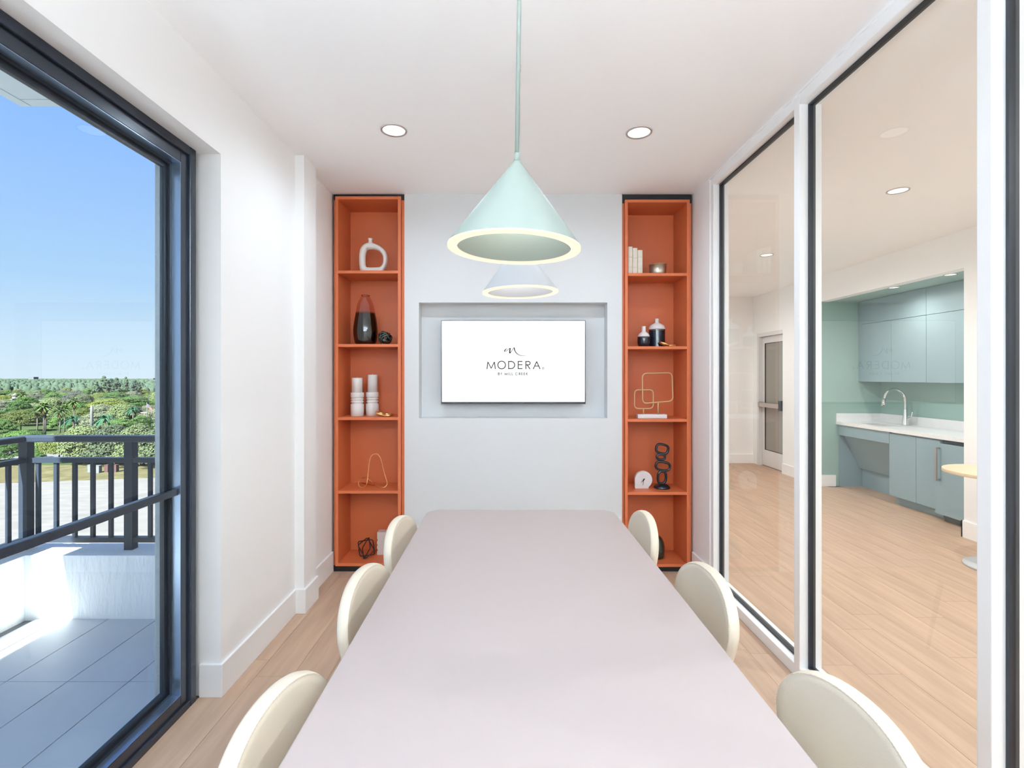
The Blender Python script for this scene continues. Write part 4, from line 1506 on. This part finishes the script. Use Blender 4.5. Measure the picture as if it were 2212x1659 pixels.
def tree(kind, x, y, zb_, s=1.0, sz=None, label=None, group=None, parts=True, rz=0.0):
    me, base = KIND[kind]
    if parts:
        t = thing('tree', label, 'tree', (x, y, GZ), rz, group)
        c = bpy.data.objects.new('crown', me); COL.objects.link(c); c.parent = t
        c.location = (0, 0, zb_); c.scale = (s, s, sz or s)
        k = bpy.data.objects.new('trunk', TR); COL.objects.link(k); k.parent = t
        k.scale = (1, 1, (zb_ + 1.0) / 5.0)
        return t
    o = bpy.data.objects.new('tree', me); COL.objects.link(o)
    o.location = (x, y, GZ + zb_); o.scale = (s, s, sz or s); o.rotation_euler = (0, 0, rz)
    return tag(o, label, 'tree', group)


def at(u, D):
    return (u - VX) * D / F


NEAR = [  # kind, column, depth, crown base, scale, height scale, label
    ('grape', 182, 114, 1.0, 0.95, 0.98, 'sea grape tree behind the railing, leftmost of the dense row beyond the lot'),
    ('grape', 238, 113, 0.6, 1.05, 1.05, 'sea grape tree behind the railing posts, second of the dense row'),
    ('grape', 292, 112, 0.5, 1.0, 1.08, 'sea grape tree behind the thick railing post, third of the dense row'),
    ('grape', 345, 111, 0.5, 1.05, 1.05, 'sea grape tree beside the stucco edge, last of the dense row'),
    ('spread', 128, 116, 2.2, 0.62, 0.9, 'small leafy tree at the verge behind the first balusters'),
    ('round', 20, 112, 1.5, 0.62, 0.66, 'small green tree at the verge left of the corner post'),
    ('round', -20, 115, 1.5, 0.7, 0.7, 'green tree at the verge by the left frame edge'),
    ('round', 82, 121, 0.2, 0.34, 0.42, 'low bush at the verge by the road bend'),
    ('round', 6, 150, 2.5, 0.75, 0.75, 'dark green tree above the railing at the left frame edge'),
    ('spread', 45, 178, 2.8, 1.0, 1.0, 'wide yellow green tree left of the fan palms'),
    ('bright', 72, 150, 0.6, 0.7, 0.6, 'low flat green hedge tree in front of the fan palms'),
    ('bright', 262, 146, 3.4, 0.85, 0.8, 'bright green umbrella tree right of the dark palm'),
    ('bright', 42, 141, 0.3, 0.8, 0.85, 'low hedge like tree left of the fan palm trunks'),
    ('bright', 108, 139, 0.2, 0.85, 0.7, 'low hedge like tree right of the fan palm trunks'),
    ('round', 8, 136, 0.4, 0.62, 0.5, 'rounded bush above the railing at the left frame edge'),
    ('round', 130, 172, 1.6, 0.8, 0.8, 'green tree between the fan palms'),
    ('grey', 20, 232, 4.0, 1.35, 0.8, 'grey green tree below the white turret'),
    ('round', 55, 262, 4.0, 1.25, 0.85, 'dark round tree right of the white turret'),
    ('spread', 175, 190, 3.2, 0.85, 0.9, 'yellow green tree left of the concrete pole'),
    ('grey', 130, 255, 4.0, 1.2, 0.8, 'grey tree above the fan palms'),
    ('grey', 278, 215, 3.4, 1.0, 0.75, 'grey green tree left of the flag'),
    ('spread', 235, 240, 4.6, 1.3, 0.9, 'olive tree below the tall pines'),
    ('bright', 290, 262, 4.6, 1.35, 1.0, 'bright tree below the right pines'),
    ('bright', 250, 310, 5.0, 1.5, 1.0, 'deep green tree directly below the pines'),
    ('grey', 165, 310, 4.6, 1.5, 0.9, 'silvery bare tree left of the olive tree'),
]
for kd, u, D, zb_, s, sz, lab in NEAR:
    tree(kd, at(u, D), D, zb_, s, sz, lab, None, True, random.Random(u).uniform(0, 6))
for k, (u, D, s, sz) in enumerate(((208, 420, 1.1, 1.05), (224, 428, 1.3, 1.35), (240, 433, 1.15, 1.2), (252, 424, 1.2, 1.25), (272, 428, 0.9, 1.3), (292, 420, 1.2, 1.1), (300, 430, 1.0, 1.0))):
    tree('pine', at(u, D), D, 1.0, s * 1.25, sz * 1.22, 'tall feathery pine in the clump rising above the horizon', 'pines on the skyline', False, k)
r = random.Random(11)
kinds = ['round', 'round', 'spread', 'grey', 'bright', 'bright', 'grey', 'grape']
cnt = 0
y = 165.0
while y < 520 and cnt < 245:
    x = -1.13 * y + r.uniform(0, 6)
    while x < -0.62 * y:
        kd = r.choice(kinds)
        u = x / y * F + VX
        near = any(abs(u - q_[1]) < 42 and abs(y - q_[2]) < 16 for q_ in NEAR)
        road = False
        if not near and not road:
            s = r.uniform(0.75, 1.25)
            tree(kd, x, y + r.uniform(-5, 5), r.uniform(1.0, 3.0), s, s * r.uniform(0.7, 1.0),
                 KIND[kd][1] + ' in the woodland beyond the lot', kd + ' woodland trees', False, r.uniform(0, 6.28))
            cnt += 1
        x += r.uniform(10, 15) * (1 + (y - 165) / 500)
    y += 11.5 + (y - 165) * 0.045
FARB = [(61.5, 72.5, 1900), (24, 40, 1500), (321, 331, 2000), (334, 341, 2010), (145, 172, 700)]
# the far canopy: nobody could count it
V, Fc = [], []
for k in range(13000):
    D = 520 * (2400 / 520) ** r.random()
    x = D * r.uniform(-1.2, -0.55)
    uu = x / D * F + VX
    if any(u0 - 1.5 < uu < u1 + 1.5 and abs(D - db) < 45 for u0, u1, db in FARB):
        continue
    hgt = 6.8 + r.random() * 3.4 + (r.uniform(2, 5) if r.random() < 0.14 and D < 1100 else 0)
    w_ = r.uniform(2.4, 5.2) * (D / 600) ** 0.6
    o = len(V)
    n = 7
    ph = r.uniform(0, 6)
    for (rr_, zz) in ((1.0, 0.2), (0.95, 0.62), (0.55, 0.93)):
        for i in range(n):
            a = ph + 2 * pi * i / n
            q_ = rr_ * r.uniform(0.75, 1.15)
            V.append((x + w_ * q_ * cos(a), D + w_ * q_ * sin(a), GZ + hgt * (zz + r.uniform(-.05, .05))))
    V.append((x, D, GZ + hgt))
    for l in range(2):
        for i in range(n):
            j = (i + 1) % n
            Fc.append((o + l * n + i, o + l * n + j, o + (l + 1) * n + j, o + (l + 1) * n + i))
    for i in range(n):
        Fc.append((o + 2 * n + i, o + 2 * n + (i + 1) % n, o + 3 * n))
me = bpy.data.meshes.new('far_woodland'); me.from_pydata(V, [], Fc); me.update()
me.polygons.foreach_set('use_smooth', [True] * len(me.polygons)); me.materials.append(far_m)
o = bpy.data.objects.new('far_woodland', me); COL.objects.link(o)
tag(o, 'continuous tree canopy with haze tinted into its colour, reaching the horizon', 'woodland', None, 'stuff')


# palms
def fan_mesh(seed, n, L, m, droop, wid=0.16, up=0.9):
    r_ = random.Random(seed)
    V, Fc = [], []
    for k in range(n):
        a = 2 * pi * k / n + r_.uniform(-.2, .2)
        e = r_.uniform(-0.25 if up > 0 else -0.9, up)
        l = L * r_.uniform(0.8, 1.1)
        pr = []
        for i in range(6):
            s = i / 5
            rr_ = l * s * cos(e)
            zz = l * s * sin(e) - droop * l * s * s
            pr.append((rr_, zz))
        for sgn in (0,):
            for i in range(5):
                w0 = l * wid * sin(pi * (0.12 + 0.8 * i / 5)); w1 = l * wid * sin(pi * (0.12 + 0.8 * (i + 1) / 5))
                o = len(V)
                for (rr_, zz), ww in ((pr[i], w0), (pr[i + 1], w1)):
                    for sd in (-1, 0, 1):
                        V.append((rr_ * cos(a) - sd * ww * sin(a), rr_ * sin(a) + sd * ww * cos(a), zz - abs(sd) * ww * 0.45))
                Fc += [(o, o + 1, o + 4, o + 3), (o + 1, o + 2, o + 5, o + 4)]
    me_ = bpy.data.meshes.new('fronds'); me_.from_pydata(V, [], Fc); me_.update(); me_.materials.append(m)
    return me_


fanM = fan_mesh(1, 54, 2.5, frond_m, 0.5, 0.10, 1.4)
skirtM = fan_mesh(2, 14, 0.95, skirt_m, 1.1, 0.2, -0.5)
royM = fan_mesh(3, 26, 3.6, dfrond_m, 0.75, 0.075, 1.3)


def palm(kind, u, D, h, label, s=1.0):
    t = thing('palm_tree', label, 'palm', (at(u, D), D, GZ))
    obj('trunk', MB().tube([(0, 0, -0.3), (0.1, 0, h * .5), (0, 0, h)], 0.2, 8, rr=[0.26, 0.2, 0.17]), palmbark_m, t)
    c = obj('fronds', fanM if kind == 'fan' else royM, None, t, (0, 0, h)); c.scale = (s, s, s)
    if kind == 'fan':
        c = obj('dead_skirt', skirtM, None, t, (0, 0, h - 0.55)); c.scale = (s, s, s)
        c['label'] = 'straw coloured dead fronds'
    return t


palm('fan', 80, 160, 9.3, 'fan palm with bare trunk, leftmost of the palms', 0.95)
palm('fan', 94, 160, 10.3, 'tall fan palm with double trunk look, second of the palms', 1.2)
palm('fan', 97.5, 161, 10.0, 'fan palm close behind the second palm', 1.0)
palm('fan', 129, 158, 9.2, 'fan palm with straw skirt, third group of the palms', 1.15)
palm('fan', 139, 163, 9.6, 'fan palm right of the straw skirted palm', 1.0)
palm('fan', 160, 170, 11.5, 'fan palm standing higher right of the group', 1.1)
palm('royal', 158, 140, 8.2, 'feathery palm above the sea grape trees at left', 0.9)
palm('royal', 227, 136, 8.6, 'dark feathery palm right of the concrete pole', 1.0)
palm('royal', 287, 168, 9.0, 'feathery palm before the pale low building', 0.8)
palm('fan', 48, 262, 10.5, 'yellow palm above the white turret', 1.4)

# pole, flag, boxes, buildings
o = obj('concrete_pole', MB().lathe([(0.42, 0.0), (0.40, 9.0), (0.30, 11.2), (0.0, 11.35)], 12, c=(0, 0, 0)), conc_m, None, (at(198, 150), 150, GZ))
tag(o, 'pale concrete pole rising above the trees left of the dark palm', 'pole')
D = 170
t = thing('flagpole', 'thin flagpole with a striped flag at the right of the woodland', 'flagpole', (at(317, D), D, GZ))
obj('pole', MB().lathe([(0.09, 0), (0.06, 11.2)], 8), conc_m, t)
for k in range(7):
    mb = MB()
    for i in range(6):
        x0_, x1_ = 0.1 + i * 0.3, 0.1 + (i + 1) * 0.3
        z0_, z1_ = 10.9 - k * 0.17 - x0_ * 0.95, 10.9 - k * 0.17 - x1_ * 0.95
        y0_, y1_ = 0.12 * sin(i * 1.1), 0.12 * sin((i + 1) * 1.1)
        mb.add([(x0_, y0_, z0_), (x1_, y1_, z1_), (x1_, y1_, z1_ - 0.17), (x0_, y0_, z0_ - 0.17),
                (x0_, y0_ + .02, z0_), (x1_, y1_ + .02, z1_), (x1_, y1_ + .02, z1_ - 0.17), (x0_, y0_ + .02, z0_ - 0.17)],
               [(0, 1, 2, 3), (7, 6, 5, 4)])
    obj('stripe', mb, flagr_m if k % 2 == 0 else flagw_m, t)
mb = MB().add([(0.1, -0.03, 10.8), (0.8, -0.05, 10.13), (0.8, -0.05, 9.55), (0.1, -0.03, 10.2)], [(0, 1, 2, 3)])
mb.add([(0.1, -0.02, 10.8), (0.8, -0.04, 10.13), (0.8, -0.04, 9.55), (0.1, -0.02, 10.2)], [(3, 2, 1, 0)])
obj('canton', mb, flagb_m, t)


def ubox(u0, u1, v0, D, m, label):
    w_ = (u1 - u0) * D / F
    h_ = 1.55
    t_ = thing('utility_box', label, 'utility box', (at((u0 + u1) / 2, D), D, GZ))
    obj('housing', MB().box(-w_ / 2, w_ / 2, -0.4, 0.4, 0, h_), m, t_)
    obj('lid', MB().box(-w_ / 2 - .04, w_ / 2 + .04, -0.44, 0.44, h_, h_ + 0.1), m, t_)
    return t_


ubox(192.5, 200.5, 1003, 104, boxw_m, 'small pale utility box left of the white one on the verge')
ubox(205.5, 217, 1003, 103, boxw_m, 'larger white utility box on the verge before the sea grapes')
ubox(228.5, 236, 1003, 104, boxr_m, 'maroon utility box right of the white box')
ubox(245.5, 254, 1003, 104, boxr_m, 'maroon utility box, rightmost on the verge')


def building(u0, u1, vtop, D, label, floors, m=bldg_m, roof=None, dep=20, cols=4):
    x0_, x1_ = at(u0, D), at(u1, D)
    w_ = x1_ - x0_
    ztop = mz(vtop, D)
    h_ = ztop - GZ
    t_ = thing('building', label, 'building', ((x0_ + x1_) / 2, D, GZ))
    obj('walls', MB().box(-w_ / 2, w_ / 2, 0, dep, 0, h_), m, t_)
    obj('roof', MB().box(-w_ / 2 - .3, w_ / 2 + .3, -.3, dep + .3, h_, h_ + 0.4), roof or m, t_)
    for f_ in range(floors):
        for c_ in range(cols):
            xx = -w_ / 2 + w_ * (c_ + 0.5) / cols
            zz = h_ * (f_ + 0.5) / floors
            obj('window', MB().box(xx - w_ / cols * .3, xx + w_ / cols * .3, -0.15, 0, zz - h_ / floors * .25, zz + h_ / floors * .25), bwin_m, t_)
    return t_


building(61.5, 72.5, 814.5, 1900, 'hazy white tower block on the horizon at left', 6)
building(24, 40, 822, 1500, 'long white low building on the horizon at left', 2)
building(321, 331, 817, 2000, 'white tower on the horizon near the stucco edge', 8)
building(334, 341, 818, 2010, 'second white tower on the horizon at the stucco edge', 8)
building(145, 172, 828, 700, 'pale flat roofed building in the woodland below the horizon', 1)
building(300, 345, 893, 205, 'long pale building with tan roof behind the flagpole', 1, roof_m, roof_m, 12, 6)
building(-8, 14, 866, 290, 'low red roofed building at the left frame edge', 1, bldg_m, redroof_m, 10, 3)
building(84, 92, 866, 300, 'small pale house among grey trees', 1, roof_m, roof_m, 8, 2)
D = 285
t = thing('turret_building', 'white building with an eight sided turret at left among trees', 'building', (at(33, D), D, GZ))
obj('turret', MB().lathe([(1.35, 0), (1.35, 8.9)], 8), bldg_m, t)
obj('turret_roof', MB().lathe([(1.75, 8.9), (0.02, 10.7)], 8), roof_m, t)
rp = MB()
rp.add([(1.2, -3, 7.4), (1.2, 5, 7.4), (-10, 5, 4.9), (-10, -3, 4.9), (1.2, -3, 0), (1.2, 5, 0), (-10, 5, 0), (-10, -3, 0)],
       [(0, 1, 2, 3), (7, 6, 5, 4), (0, 4, 5, 1), (2, 6, 7, 3), (1, 5, 6, 2), (3, 7, 4, 0)])
obj('sloped_roof', rp, bldg_m, t)
print('planks', nplank, 'trees', cnt)
